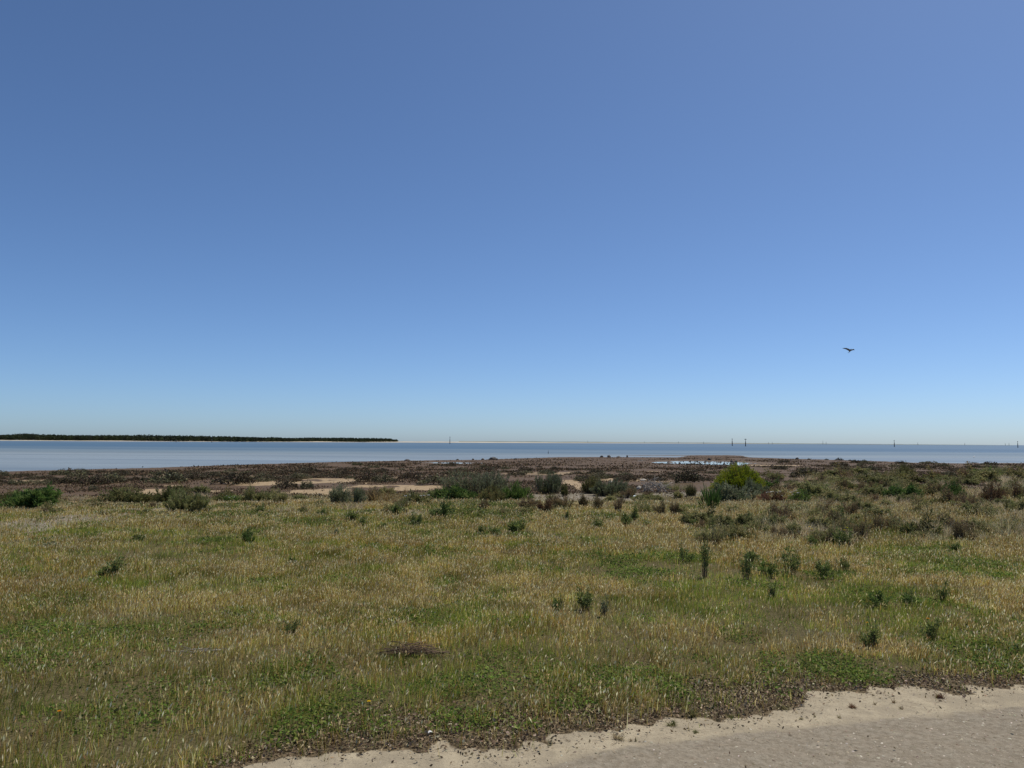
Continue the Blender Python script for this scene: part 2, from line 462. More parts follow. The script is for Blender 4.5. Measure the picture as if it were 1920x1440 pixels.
def water_mat(name, pool=False):
    m, nt, out = new_mat(name)
    g = N(nt, 'ShaderNodeNewGeometry')
    sp = N(nt, 'ShaderNodeSeparateXYZ'); nt.links.new(g.outputs['Position'], sp.inputs[0])
    mp = N(nt, 'ShaderNodeMapping'); mp.inputs['Scale'].default_value = (.0016, .011, 1)
    nt.links.new(g.outputs['Position'], mp.inputs['Vector'])
    n1 = noise(nt, mp.outputs[0], 1.0, 5, .62, .3)
    mp2 = N(nt, 'ShaderNodeMapping'); mp2.inputs['Scale'].default_value = (.008, .05, 1)
    nt.links.new(g.outputs['Position'], mp2.inputs['Vector'])
    n2 = noise(nt, mp2.outputs[0], 1.0, 5, .65)
    # depth of the bed: shallow sand flat near the shore, the channel further out
    dd = math_(nt, 'MULTIPLY_ADD', math_(nt, 'LOGARITHM', math_(nt, 'MAXIMUM', sp.outputs[1], 30.0), 10.0), 1.0, -1.75)     # log10(y) - 1.75
    dd = math_(nt, 'ADD', dd, math_(nt, 'MULTIPLY_ADD', n1, 1.1, -.55))
    base = ramp(nt, dd, [(.10, (.215, .225, .20)), (.40, (.225, .24, .21)), (.60, (.15, .19, .20)), (.78, (.05, .10, .15)), (1.0, (.09, .14, .18))])
    base = mixc(nt, ramp(nt, n2, [(.40, 0.0), (.62, .6)]), base, (.06, .095, .135))
    p = N(nt, 'ShaderNodeBsdfPrincipled', inp={'IOR': 1.333, 'Specular IOR Level': .38})
    if pool:
        p.inputs['Base Color'].default_value = (.30, .285, .26, 1); p.inputs['Roughness'].default_value = .03
    else:
        nt.links.new(base, p.inputs['Base Color'])
        rr = ramp(nt, dd, [(.02, .10), (.18, .30), (.6, .42)])
        nt.links.new(math_(nt, 'ADD', rr, math_(nt, 'MULTIPLY_ADD', n2, .3, -.15)), p.inputs['Roughness'])
    b = N(nt, 'ShaderNodeBump', inp={'Strength': .10 if pool else .35, 'Distance': .05})
    nt.links.new(noise(nt, g.outputs['Position'], 3.0, 3), b.inputs['Height'])
    nt.links.new(b.outputs[0], p.inputs['Normal'])
    nt.links.new(p.outputs[0], out.inputs[0])
    return m

def simple_sand(name, ca, cb, sc):
    m, nt, out = new_mat(name)
    g = N(nt, 'ShaderNodeNewGeometry')
    c = mixc(nt, noise(nt, g.outputs['Position'], sc, 4), ca, cb)
    p = N(nt, 'ShaderNodeBsdfPrincipled', inp={'Roughness': .95, 'Specular IOR Level': .1})
    nt.links.new(c, p.inputs['Base Color']); nt.links.new(p.outputs[0], out.inputs[0])
    return m

# ------------------------------------------------------------------ the setting
def build_ground():
    az = np.concatenate([np.arange(-180, -44, 2.0), np.arange(-44, 44.01, .2), np.arange(46, 180, 2.0)])
    az = np.radians(az)
    rr = np.concatenate([[0.05, .4, .8, 1.2, 1.6], np.geomspace(2.0, 400, 430), np.geomspace(430, 60000, 40)])
    A, Rr = np.meshgrid(az, rr)
    x = Rr * np.sin(A); y = Rr * np.cos(A)
    z = H(x, y)
    nA, nR = len(az), len(rr)
    V = np.stack([x, y, z], -1).reshape(-1, 3)
    i = np.arange(nR - 1)[:, None] * nA; j = np.arange(nA)[None, :]; j2 = (j + 1) % nA
    Q = np.stack([i + j, i + j2, i + nA + j2, i + nA + j], -1).reshape(-1, 4)
    me = make_mesh('ground', V, Q[:, ::-1], smooth=True, mat=ground_mat())
    x = V[:, 0]; y = V[:, 1]; r = np.hypot(x, y); azf = np.arctan2(x, y)
    Rs = np.interp(azf, _az_k, _r_k)
    near = sstep(14, 10, r)
    vd = verge_d(x, y) + edge_n(x, y)
    rdd = road_d(x, y) + (fbm(x * 1.5, y * 1.5, 83, 3) - .5) * .14
    za = np.zeros((len(V), 4), np.float32); zb = np.zeros((len(V), 4), np.float32)
    za[:, 0] = sstep(.22, -.22, rdd)
    za[:, 1] = sstep(.05, -.05, vd)
    lw = lit_w(x, y)
    za[:, 2] = sstep(lw + .12, lw - .12, vd) * near
    # the beach: sand patches, mud flat, grey bank
    n_s = fbm(x * .16, y * .28, 91, 4)
    zb[:, 0] = sand_f(x, y)
    zb[:, 1] = sstep(30, 38, r + 10 * (n_s - .5)) * (np.abs(azf) < 1.6)
    zb[:, 0] = np.maximum(zb[:, 0], sstep(1.6, 1.25, pool_f(x, y)) * sstep(.9, 1.15, pool_f(x, y)) * (x > 20) * .45)
    for px, py, a, b, s in ((230, 960, 150, 14, 1), (420, 952, 120, 6, .8), (540, 955, 120, 10, .6), (760, 960, 140, 9, .7), (1110, 938, 110, 12, 1), (1270, 926, 80, 4, .9),
                            (1270, 975, 30, 4, .5), (1190, 960, 150, 6, .5), (1740, 1037, 60, 5, .8), (1850, 1022, 60, 4, .6), (1160, 1115, 50, 12, .36), (1250, 1065, 70, 20, .36)):
        cx, cy = P(px, py); ay = abs(P(px, py - b)[1] - P(px, py + b)[1]) / 2; ax = a / F_PX * cy
        d = np.hypot((x - cx) / ax, (y - cy) / ay)
        zb[:, 2] = np.maximum(zb[:, 2], s * sstep(1.4, .6, d + (fbm(x * 1.2, y * 1.2, 97, 3) - .5) * 1.2))
    for nm, arr in (('zone_a', za), ('zone_b', zb)):
        at = me.attributes.new(nm, 'FLOAT_COLOR', 'POINT'); at.data.foreach_set('color', arr.ravel())
    o = obj('ground', me); tag(o, kind='structure')
build_ground()

# sea
S = 60000.0
sea = obj('water', make_mesh('water', [(-S, -200, SEA_Z), (S, -200, SEA_Z), (S, S, SEA_Z), (-S, S, SEA_Z)], [(0, 1, 2, 3)], mat=water_mat('sea_water')))
tag(sea, kind='structure')
m_pool = water_mat('pool_water', True)
for cx, cy, ax, ay in _pools:
    nx, ny = 70, 24
    xs = np.linspace(cx - ax * 1.9, cx + ax * 1.9, nx); ys = np.linspace(cy - ay * 2, cy + ay * 2, ny)
    X, Y = np.meshgrid(xs, ys)
    V = np.stack([X, Y, np.full_like(X, POOL_Z)], -1).reshape(-1, 3)
    keep = pool_f(X[:-1, :-1], Y[:-1, :-1]) < 1.45
    i = np.arange(ny - 1)[:, None] * nx + np.arange(nx - 1)[None, :]
    Q = np.stack([i, i + 1, i + nx + 1, i + nx], -1)[keep]
    tag(obj('tidal_pool', make_mesh('tidal_pool', V, Q, mat=m_pool)), kind='structure')

# the sand bank across the channel and the far low coast
def bank(name, pts, mat, seed, depth=60.0):
    """a long low mound of sand: pts = (pixel x, distance, height)"""
    V = []; Q = []
    pts = np.array(pts, float)
    px = np.arange(pts[0, 0], pts[-1, 0] + .1, 4.0)
    D = np.interp(px, pts[:, 0], pts[:, 1]); Hh = np.interp(px, pts[:, 0], pts[:, 2])
    for k in range(len(px)):
        v = ray(px[k], 828.7 + .0063 * (px[k] - 960)); u = np.array([v[0], v[1]]) / v[1]
        hh = Hh[k] * (.8 + .4 * float(vnoise(px[k] * .05, 0.5, seed)))
        dj = D[k] * (1 + .012 * (float(vnoise(px[k] * .03, 7.5, seed)) - .5))
        for f, z in ((0, -.25), (.06, .15), (.25, .55), (.5, 1.0), (.75, .6), (1, -.25)):
            V.append((u[0] * (dj + depth * f), u[1] * (dj + depth * f), SEA_Z + z * hh))
    n = 6
    for k in range(len(px) - 1):
        for j in range(n - 1):
            Q.append((k * n + j, (k + 1) * n + j, (k + 1) * n + j + 1, k * n + j + 1))
    o = obj(name, make_mesh(name, V, Q, mat=mat, smooth=True)); tag(o, kind='structure')
m_bank = simple_sand('pale_bank_sand', (.35, .305, .235), (.46, .41, .325), .02)
bank('sandbank', [(-900, 900, 1.0), (0, 1090, 1.2), (220, 1130, 1.2), (400, 1250, 1.3), (600, 1500, 1.7), (745, 1750, 2.2), (900, 2100, 2.5), (1000, 2400, 2.1), (1150, 3000, 1.8), (1300, 4200, 1.4), (1480, 6000, .7)], m_bank, 3, 90)
m_far = simple_sand('far_coast_scrub', (.13, .15, .13), (.20, .21, .18), .004)
bank('far_coast', [(860, 5600, 6.0), (1000, 6000, 8.0), (1300, 6800, 7.5), (1700, 8000, 5.0), (1900, 9000, 2.0)], m_far, 13, 300)

# the mangrove wood on the bank, one far-off mass
def mangroves():
    a = Acc()
    pts = np.array([(-900, 930, 9), (0, 1120, 9.6), (150, 1140, 9.3), (300, 1190, 9.0), (450, 1300, 8.6), (600, 1530, 8.4), (680, 1640, 9.4), (745, 1780, 8.6)], float)
    px = -900.0; nt_ = 0
    B = []; Dr = []; L = []; Wd = []; C = []
    while px < 744:
        D = np.interp(px, pts[:, 0], pts[:, 1]); hh = np.interp(px, pts[:, 0], pts[:, 2])
        step = 3.6 / D * F_PX
        for row in range(4):
            d = D + 8 + row * 9 + random.uniform(-4, 4)
            p_ = px + random.uniform(-.5, .5) * step
            v = ray(p_, 825); u = np.array([v[0], v[1]]) / v[1] * d
            hn = hh * (.60 + .48 * float(fbm(p_ * .022, row * .4, 41, 3))) * random.uniform(.95, 1.04) * (.80 + .07 * row)
            if px > 735: hn *= .7
            rx = random.uniform(2.6, 4.2); k = 150
            q = rng.normal(size=(k, 3)); q /= np.linalg.norm(q, axis=1, keepdims=True); q *= rng.uniform(.55, 1, (k, 1))
            cz = SEA_Z + 1.0 + hn * .5
            b = np.stack([u[0] + q[:, 0] * rx, u[1] + q[:, 1] * rx, cz + q[:, 2] * hn * .5], 1)
            B.append(b); Dr.append(q + rng.normal(size=(k, 3)) * .5 + np.array([0, 0, .4]))
            L.append(rng.uniform(.9, 1.7, k)); Wd.append(rng.uniform(.8, 1.5, k))
            base = np.array([(.060, .074, .036), (.078, .088, .040), (.064, .070, .040), (.088, .104, .044)][random.randrange(4)])
            C.append(np.clip(base * (1 + rng.normal(size=(k, 1)) * .2), .01, .2))
        px += step
    a.kites(np.concatenate(B), np.concatenate(Dr), np.concatenate(L), np.concatenate(Wd), np.concatenate(C))
    o = obj('mangrove_wood', a.mesh('mangrove_wood', M_SALT))
    tag(o, 'dark green mangrove wood along the pale sandbank across the channel on the left', 'mangroves', kind='stuff')
mangroves()

# ------------------------------------------------------------------ ground cover
def field_points(n, r0, r1, dens):
    """random points in front of the camera, kept with the given density"""
    out = []
    got = 0
    while got < n:
        k = 400000
        y = np.sqrt(rng.uniform(r0 ** 2, r1 ** 2, k))
        x = (rng.uniform(-1, 1, k)) * (y * .74 + 1.5)
        keep = rng.uniform(size=k) < dens(x, y)
        out.append(np.stack([x[keep], y[keep]], 1)); got += int(keep.sum())
        if len(out) > 60: break
    return np.concatenate(out)[:n]

def thicket(x, y):      # the rough weedy ground on the right, and behind the lawn
    azf = np.arctan2(x, y)
    return sstep(.20, .34, azf) * sstep(11.5, 15, y)

def grass():
    a = Acc()
    def dens(x, y):
        vd = verge_d(x, y) + edge_n(x, y)
        lw = lit_w(x, y) * .8
        d = (sstep(-.02, .10, vd) + .10 * sstep(-.30, -.02, vd) * (fbm(x * 5, y * 5, 89, 2) > .58)) * (.25 + .75 * sstep(lw - .3, lw + .25, vd + (fbm(x * 4, y * 4, 87, 2) - .5) * .5))
        d *= np.clip((7.0 / y), 0, 1) ** 1.35
        d *= (.25 + 1.1 * np.clip(fbm(x * .8, y * .8, 101, 4) * 1.9 - .42, 0, 1)) * (.55 + .45 * sstep(.32, .52, fbm(x * 6.5, y * 6.5, 161, 2)))
        d *= sstep(33, 19.5, y + 6 * (fbm(x * .3, y * .3, 103, 3) - .5) - thicket(x, y) * 9)
        for cx, cy, ax, ay in BARE:
            d *= 1 - .75 * sstep(1.4, .6, np.hypot((x - cx) / ax, (y - cy) / ay))
        return np.clip(d, 0, 1)
    BARE = []
    for px, py, w, h in ((230, 960, 150, 12), (430, 952, 110, 5), (1740, 1037, 60, 5), (1110, 938, 110, 10), (760, 960, 140, 7)):
        cx, cy = P(px, py); BARE.append((cx, cy, w / F_PX * cy, abs(P(px, py - h)[1] - P(px, py + h)[1]) / 2))
    pt = field_points(820000, 3.2, 38, dens)
    # gather into tufts
    tuft = rng.normal(size=pt.shape) * .012
    x = pt[:, 0] + tuft[:, 0]; y = pt[:, 1] + tuft[:, 1]
    n = len(x)
    B = np.stack([x, y, H(x, y) - .004], 1)
    clump = fbm(x * 6.5, y * 6.5, 161, 2)[:, ] ; clump2 = fbm(x * 1.9, y * 2.2, 163, 3)
    dry = np.clip(.5 + 1.3 * (clump - .5) + 1.7 * (fbm(x * 1.7, y * 1.7, 169, 3) - .5) + 2.2 * (fbm(x * .55, y * .8, 111, 4) - .49) + .9 * (fbm(x * 3.1, y * 3.1, 113, 2) - .5) + .10 * sstep(5, 11, y), 0, 1)
    g = np.clip(mat_f(x, y), 0, 1)
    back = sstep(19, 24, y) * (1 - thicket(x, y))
    dry = np.clip(dry - .45 * g, 0.03, 1)
    isdry = rng.uniform(size=n) < dry * (.86 + .10 * sstep(0, 2.5, x) * sstep(4.6, 6.5, y) - .18 * sstep(.5, -2.5, x) * sstep(12, 6, y)) + .06
    th = thicket(x, y)
    pal_d = [(.47, .385, .10, 4), (.62, .53, .17, 3), (.35, .245, .06, 3), (.24, .16, .042, 2), (.84, .76, .38, 1.9)]
    pal_g = [(.20, .26, .045, 3), (.29, .33, .055, 3), (.13, .195, .035, 2.5), (.37, .38, .085, 1.8)]
    C = np.where(isdry[:, None], pick(pal_d, n, .16), pick(pal_g, n, .16))
    redd = np.clip(fbm(x * .35 + 9, y * .5, 117, 3) * 4 - 1.9, 0, 1)[:, None]
    C = C * (1 - redd * np.array([.05, .13, .20]) * isdry[:, None])
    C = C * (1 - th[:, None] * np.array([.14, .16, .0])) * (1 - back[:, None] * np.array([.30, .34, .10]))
    Dv = np.stack([rng.normal(size=n) * .17, rng.normal(size=n) * .17, np.ones(n)], 1)
    Dv[:, 0] += .06 + .35 * (fbm(x * 3.3, y * 3.3, 165, 2) - .5); Dv[:, 1] += .35 * (fbm(x * 3.3 + 50, y * 3.3, 167, 2) - .5)
    C = C * (.48 + 1.05 * clump2)[:, None]
    ln = rng.uniform(.04, .105, n) * (.55 + .5 * fbm(x * .7, y * .7, 119, 3)) * (.18 + 1.85 * clump) * (1 + th * .9) * np.where(isdry, 1.05, .85)
    W = np.maximum(.0032, y * .00048) * rng.uniform(.7, 1.3, n)
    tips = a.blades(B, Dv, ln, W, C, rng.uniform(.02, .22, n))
    sel = isdry & (rng.uniform(size=n) < .52)
    Bt = tips[sel]; k = len(Bt)
    Ds = Dv[sel] + rng.normal(size=(k, 3)) * .16 + np.array([.10, 0, 0])
    sc_ = np.maximum(1, y[sel] / 9)
    a.kites(Bt - Ds * .012, Ds, rng.uniform(.024, .046, k) * sc_ ** .5, rng.uniform(.0055, .0095, k) * sc_ ** .8, pick([(.68, .56, .27, 3), (.54, .41, .17, 3), (.84, .75, .45, 1.8), (.36, .23, .09, 1.8)], k, .12) * (1 - th[sel][:, None] * .2), .12)
    o = obj('grass', a.mesh('grass', M_GRASS))
    tag(o, 'dry golden and green seeding grass covering the field beside the track', 'grass', kind='stuff')
grass()

def green_mats():
    a = Acc()
    pt = field_points(210000, 3.4, 26, lambda x, y: np.clip(mat_f(x, y) ** 1.5 * np.clip(6.5 / y, 0, 1) ** 1.1, 0, 1) * (verge_d(x, y) > .12) * .9)
    x, y = pt[:, 0], pt[:, 1]; n = len(x)
    s = mat_f(x, y)
    hgt = rng.uniform(0, 1, n) ** .8 * (.018 + .055 * s * fbm(x * 2.4, y * 2.4, 131, 3) * 1.6)
    B = np.stack([x, y, H(x, y) + hgt], 1)
    D = np.stack([rng.normal(size=n), rng.normal(size=n), rng.uniform(-.1, .9, n)], 1)
    lum = fbm(x * 1.6, y * 1.6, 133, 3)[:, None]
    far = sstep(9, 18, y)[:, None]
    C = pick([(.115, .18, .032, 3), (.155, .225, .042, 3), (.085, .13, .028, 2), (.22, .265, .06, 2), (.16, .17, .05, 2)], n, .15) * (.75 + .6 * lum) * (1 - far * np.array([.12, .24, .05]))
    L = rng.uniform(.012, .028, n) * np.maximum(1, y / 8) ** .9
    a.kites(B, D, L, L * rng.uniform(.45, .75, n), C, .1, .55)
    o = obj('creeping_weeds', a.mesh('creeping_weeds', M_GRASS))
    tag(o, 'bright green mats of small leafed creeping weeds among the dry grass', 'ground cover', kind='stuff')
green_mats()

def litter():
    a = Acc()
    def dens(x, y):
        vd = verge_d(x, y) + edge_n(x, y)
        lw = lit_w(x, y)
        return np.clip(sstep(-.06, .08, vd) * sstep(lw + .3, lw - .1, vd) + .015 * (vd > 0) * (vd < 2.5) + .002 * (vd < 0) + .10 * (vd < 0) * sstep(-.35, 0, vd), 0, 1)
    pt = field_points(30000, 3.2, 8, dens)
    x, y = pt[:, 0], pt[:, 1]; n = len(x)
    C = pick([(.25, .18, .105, 3), (.34, .255, .16, 3), (.15, .10, .06, 3), (.46, .37, .25, 1.2), (.085, .058, .036, 2.5)], n, .18)
    for rep in range(1):
        B = np.stack([x, y, H(x, y) + rng.uniform(.001, .022, n)], 1)
        D = np.stack([rng.normal(size=n), rng.normal(size=n), rng.normal(size=n) * .45], 1)
        L = rng.uniform(.010, .027, n)
        a.kites(B, D, L, L * rng.uniform(.35, .7, n), C, rng.uniform(-.3, .3, n), .5)
    o = obj('leaf_litter', a.mesh('leaf_litter', M_LITTER))
    tag(o, 'brown dead leaf litter lying between the grass and the sandy verge', 'leaf litter', kind='stuff')
litter()

def chips(name, n, dens, r0, r1, size, pal, label, cat, zoff=.0):
    """small angular stones or shell bits lying on the ground"""
    a = Acc()
    pt = field_points(n, r0, r1, dens)
    x, y = pt[:, 0], pt[:, 1]; n = len(x)
    s = size[0] + (size[1] - size[0]) * rng.uniform(size=n) ** 3
    an = rng.uniform(0, 6.28, n)
    ex = np.stack([np.cos(an), np.sin(an), rng.normal(size=n) * .15], 1); ey = np.stack([-np.sin(an), np.cos(an), rng.normal(size=n) * .15], 1)
    c0 = np.stack([x, y, H(x, y) + zoff], 1)
    up = np.array([0, 0, 1.0])
    S_ = s[:, None]
    j = lambda: rng.uniform(.6, 1.2, (n, 1))
    pts = [c0 + ex * S_ * j(), c0 + ey * S_ * j() * .7, c0 - ex * S_ * j(), c0 - ey * S_ * j() * .7, c0 + up * S_ * j() * .55 + ex * S_ * .2]
    V = np.stack(pts, 1).reshape(-1, 3)
    i = np.arange(n)[:, None] * 5
    T = np.concatenate([i + np.array(t) for t in ((0, 1, 4), (1, 2, 4), (2, 3, 4), (3, 0, 4))])
    a.add(V, None, T, np.repeat(pick(pal, n, .12), 5, 0))
    o = obj(name, a.mesh(name, M_LITTER)); tag(o, label, cat, kind='stuff')
chips('road_gravel', 11000, lambda x, y: np.clip((road_d(x, y) < .1) * .5 + (road_d(x, y) < -.25) * .4 + (verge_d(x, y) < -.05) * .12, 0, 1), 2.6, 8, (.0025, .013),
      [(.36, .31, .23, 4), (.52, .47, .38, 2), (.27, .22, .155, 4), (.17, .135, .09, 2)], 'small pale stones and shell grit scattered over the dirt track', 'gravel')

def shingle_d(x, y):
    f = np.zeros(np.shape(x))
    for cx, cy, ax, ay in SH:
        f = np.maximum(f, sstep(1.5, .5, np.hypot((x - cx) / ax, (y - cy) / ay) + (fbm(x * 1.2, y * 1.2, 97, 3) - .5) * 1.2))
    return f
SH = []
for px, py, w, h in ((230, 960, 160, 14), (420, 952, 120, 6), (560, 955, 120, 9), (760, 960, 140, 9), (1110, 938, 110, 11), (1270, 926, 80, 4), (1740, 1037, 60, 4)):
    cx, cy = P(px, py); SH.append((cx, cy, w / F_PX * cy, abs(P(px, py - h)[1] - P(px, py + h)[1]) / 2))
chips('shell_grit', 16000, lambda x, y: shingle_d(x, y) * .8, 9, 32, (.008, .035), [(.31, .265, .22, 4), (.43, .385, .33, 1.5), (.20, .16, .13, 3), (.12, .09, .07, 2)],
      'grey bank of washed up shell grit and dead seagrass behind the lawn', 'shell grit')

# ------------------------------------------------------------------ plants
def curve_pts(b, c, t, n):
    s = np.linspace(0, 1, n)[:, None]
    return (1 - s) ** 2 * b + 2 * s * (1 - s) * c + s ** 2 * t

def shrub_mesh(name, w, h, stems, per, leaf, pal, up=.5, dome=.55, twig=.006, wide=.45, start=.25, core=.35, tilt=.0, stem_mat=None, leaf_mat_=None, droop=.0, lobes=None):
    """foliage and stem meshes of a plant of width w and height h metres; leaf = (length, width)"""
    f = Acc(); st = Acc()
    Rr = w / 2
    Bs = []; Ds = []; Ls = []; Cs = []
    nl = int(rng.integers(4, 7) + min(8, max(0, w / h - 1) * 4))
    la = rng.uniform(0, 2 * math.pi, nl); lr = np.sqrt(rng.uniform(.02, 1, nl)) * Rr * .68
    lx, ly = np.cos(la) * lr, np.sin(la) * lr
    lR = rng.uniform(.30, .62, nl) * Rr; lh = rng.uniform(.5, 1.0, nl) * (1 - .35 * dome * (lr / Rr) ** 2); lh[int(np.argmax(lh))] = 1.0
    lb = rng.uniform(.75, 1.25, nl)
    if lobes == 0:
        nl = 1; lx = np.zeros(1); ly = np.zeros(1); lR = np.array([Rr]); lh = np.ones(1); lb = np.ones(1)
    for k in range(stems):
        q = int(rng.integers(nl))
        ph = rng.uniform(0, 2 * math.pi); rho = math.sqrt(rng.uniform()) * lR[q] * rng.uniform(.8, 1.15)
        tx = lx[q] + math.cos(ph) * rho; ty = ly[q] + math.sin(ph) * rho
        b = np.array([tx * core, ty * core, -.01])
        top = h * lh[q] * (1 - dome * (rho / lR[q]) ** 2) * rng.uniform(.62, 1.10)
        t = np.array([tx + tilt * h, ty, max(top, .10 * h)])
        c = (b * .45 + t * .55); c[2] = t[2] * (.62 if up > .3 else .35)
        c[:2] = b[:2] * .62 + t[:2] * .38
        pts = curve_pts(b, c, t, 5)
        st.tube(pts, np.linspace(twig, twig * .3, 5), (.1, .07, .04), 4, False)
        s = start + (1 - start) * rng.uniform(size=per) ** .75
        s_ = s[:, None]
        pos = (1 - s_) ** 2 * b + 2 * s_ * (1 - s_) * c + s_ ** 2 * t
        tan = 2 * (1 - s_) * (c - b) + 2 * s_ * (t - c); tan /= np.linalg.norm(tan, axis=1, keepdims=True) + 1e-9
        rd_ = rng.normal(size=(per, 3)); rd_ /= np.linalg.norm(rd_, axis=1, keepdims=True)
        Bs.append(pos + rd_ * leaf[0] * .25); Ds.append(tan * up + rd_ * (1 - up) + np.array([0, 0, .12]))
        Ls.append(rng.uniform(.6, 1.25, per) * leaf[0])
        base = pick(pal, 1, .10)[0] * lb[q]
        Cs.append(np.clip(.55 * base + .45 * pick(pal, per, .16), .004, .9))
    L = np.concatenate(Ls)
    f.kites(np.concatenate(Bs), np.concatenate(Ds), L, L * leaf[1] / leaf[0], np.concatenate(Cs), droop, wide)
    return f.mesh(name + '_foliage', leaf_mat_ or M_LEAF), st.mesh(name + '_stem', stem_mat or M_TWIG)

PAL = {
    'bright': [(.29, .38, .02, 4), (.21, .31, .02, 3), (.45, .42, .02, 2.8), (.14, .21, .022, 1.3)],
    'grey': [(.175, .20, .11, 4), (.23, .25, .145, 3), (.12, .145, .07, 3), (.30, .31, .20, 1.2)],
    'olive': [(.16, .17, .06, 4), (.22, .205, .075, 3), (.11, .12, .045, 3), (.26, .20, .08, 1.5)],
    'green': [(.105, .175, .04, 4), (.15, .22, .055, 3), (.07, .12, .03, 3), (.22, .27, .085, 1.2)],
    'herb': [(.155, .20, .055, 4), (.21, .25, .075, 3), (.105, .14, .038, 3), (.32, .34, .15, 1.4)],
    'brown': [(.22, .16, .085, 4), (.29, .215, .12, 3), (.15, .11, .06, 3), (.21, .20, .075, 2)],
    'red': [(.155, .08, .048, 4), (.20, .115, .065, 3), (.12, .065, .042, 3), (.16, .14, .055, 1.8)],
    'pale': [(.42, .35, .215, 4), (.52, .45, .30, 3), (.30, .24, .14, 2)],
    'reed': [(.34, .25, .12, 4), (.26, .17, .075, 3), (.20, .15, .05, 2)],
    'salt': [(.095, .073, .045, 4), (.125, .098, .06, 3), (.068, .053, .034, 3), (.115, .105, .053, 2)],
    'salto': [(.15, .14, .075, 4), (.19, .175, .10, 3), (.11, .10, .056, 3), (.20, .165, .105, 1)],
    'soft': [(.25, .26, .095, 3), (.34, .31, .135, 3), (.19, .22, .07, 3.5), (.42, .37, .19, 1.6)],
}
KINDS = {   # stems, leaves per stem, (leaf length, width) as a share of the width, options
    'bright': dict(stems=520, per=64, leaf=(.042, .010), up=.55, dome=.80, core=.62, start=.30, lobes=0),
    'feather': dict(stems=230, per=70, leaf=(.050, .010), up=.60, dome=.35, core=.75, start=.12),
    'leafy': dict(stems=120, per=60, leaf=(.075, .024), up=.35, dome=.45, core=.6, start=.15),
    'strap': dict(stems=46, per=7, leaf=(.42, .040), up=.75, dome=.3, core=.55, start=.0, wide=.35),
    'herb': dict(stems=34, per=26, leaf=(.13, .046), up=.36, dome=.5, core=.5, start=.15),
    'weed': dict(stems=12, per=24, leaf=(.16, .050), up=.42, dome=.25, core=.6, start=.2),
    'twiggy': dict(stems=80, per=20, leaf=(.085, .016), up=.55, dome=.3, core=.6, start=.15),
    'fluff': dict(stems=150, per=30, leaf=(.16, .006), up=.55, dome=.4, core=.55, start=.25),
    'reed': dict(stems=46, per=4, leaf=(.55, .012), up=.95, dome=.10, core=.95, start=.0, wide=.4),
    'spruce': dict(stems=40, per=46, leaf=(.14, .020), up=.70, dome=.6, core=.6, start=.1),
}
WIDE = {'reed', 'strap'}
TUFT = {'fluff': (420, .40, .55), 'reed': (70, .10, .75), 'tuft': (150, .55, .30)}
def place_plant(name, kind, pal, px, py, w, h, label, cat, group=None, leaf_k=1.0, dens=1.0):
    """a plant that stands where the photograph shows it: px, py = its foot, w, h = its size there in pixels"""
    if name in ('leafy_herb', 'tall_weed'): h *= 1.25; w *= 1.1
    x, y = P(px, py)
    k = y / F_PX
    wm, hm = w * k, h * k
    if kind in TUFT:
        n_, ln_, bs_ = TUFT[kind]
        root = obj(name, tussock_mesh(name, wm, hm, max(10, int(n_ * dens)), pal, ln_, bs_))
        root.location = (x, y, hz(x, y)); root['label'] = label; root['category'] = cat
        if group: root['group'] = group
        return root
    kd = dict(KINDS[kind])
    lf = kd.pop('leaf'); sz = max(.05, min(wm, 1.3) if kind not in WIDE else hm)
    fol, st = shrub_mesh(name, wm, hm, max(8, int(kd.pop('stems') * dens)), kd.pop('per'), (lf[0] * sz * leaf_k, lf[1] * sz * leaf_k), PAL[pal], twig=max(.0025, .006 * wm), **kd)
    root = bpy.data.objects.new(name, None); COL.objects.link(root)
    root.location = (x, y, hz(x, y)); root.empty_display_size = .1
    obj('foliage', fol, root); obj('stem', st, root)
    tag(root, label, cat, group)
    return root
def copy_plant(src, px, py, w, w0, h_k, label, cat, group):
    x, y = P(px, py)
    r = src.copy(); COL.objects.link(r)
    s = w / w0 * y / F_PX
    r.location = (x, y, hz(x, y)); r.scale = (s, s, s * h_k); r.rotation_euler = (0, 0, random.uniform(0, 6.28))
    for ch in src.children:
        c = ch.copy(); COL.objects.link(c); c.parent = r
    tag(r, label, cat, group)
    return r

def flowers(root, n, w, h, colr, size, up=1.0):
    """white, yellow or orange flower heads carried by a plant, each on its stalk"""
    for k in range(n):
        a = Acc()
        an = rng.uniform(0, 6.28); rho = rng.uniform(.1, .5) * w
        p = np.array([math.cos(an) * rho, math.sin(an) * rho, h * rng.uniform(.75, 1.05) * up])
        m = 9
        t = np.arange(m) * 2 * math.pi / m
        D = np.stack([np.cos(t), np.sin(t), np.full(m, .25)], 1)
        a.kites(np.repeat(p[None], m, 0), D, size, size * .6, np.repeat(np.array([colr]), m, 0), 0, .6)
        a.tube([p + (0, 0, -.004), p + (0, 0, .006)], [size * .25, size * .2], (.55, .38, .03), 6)
        a.tube([p * np.array([.8, .8, .3]), p], [.0025, .002], (.06, .10, .03), 4)
        obj('flower_head', a.mesh('flower_head', M_LEAF), root)

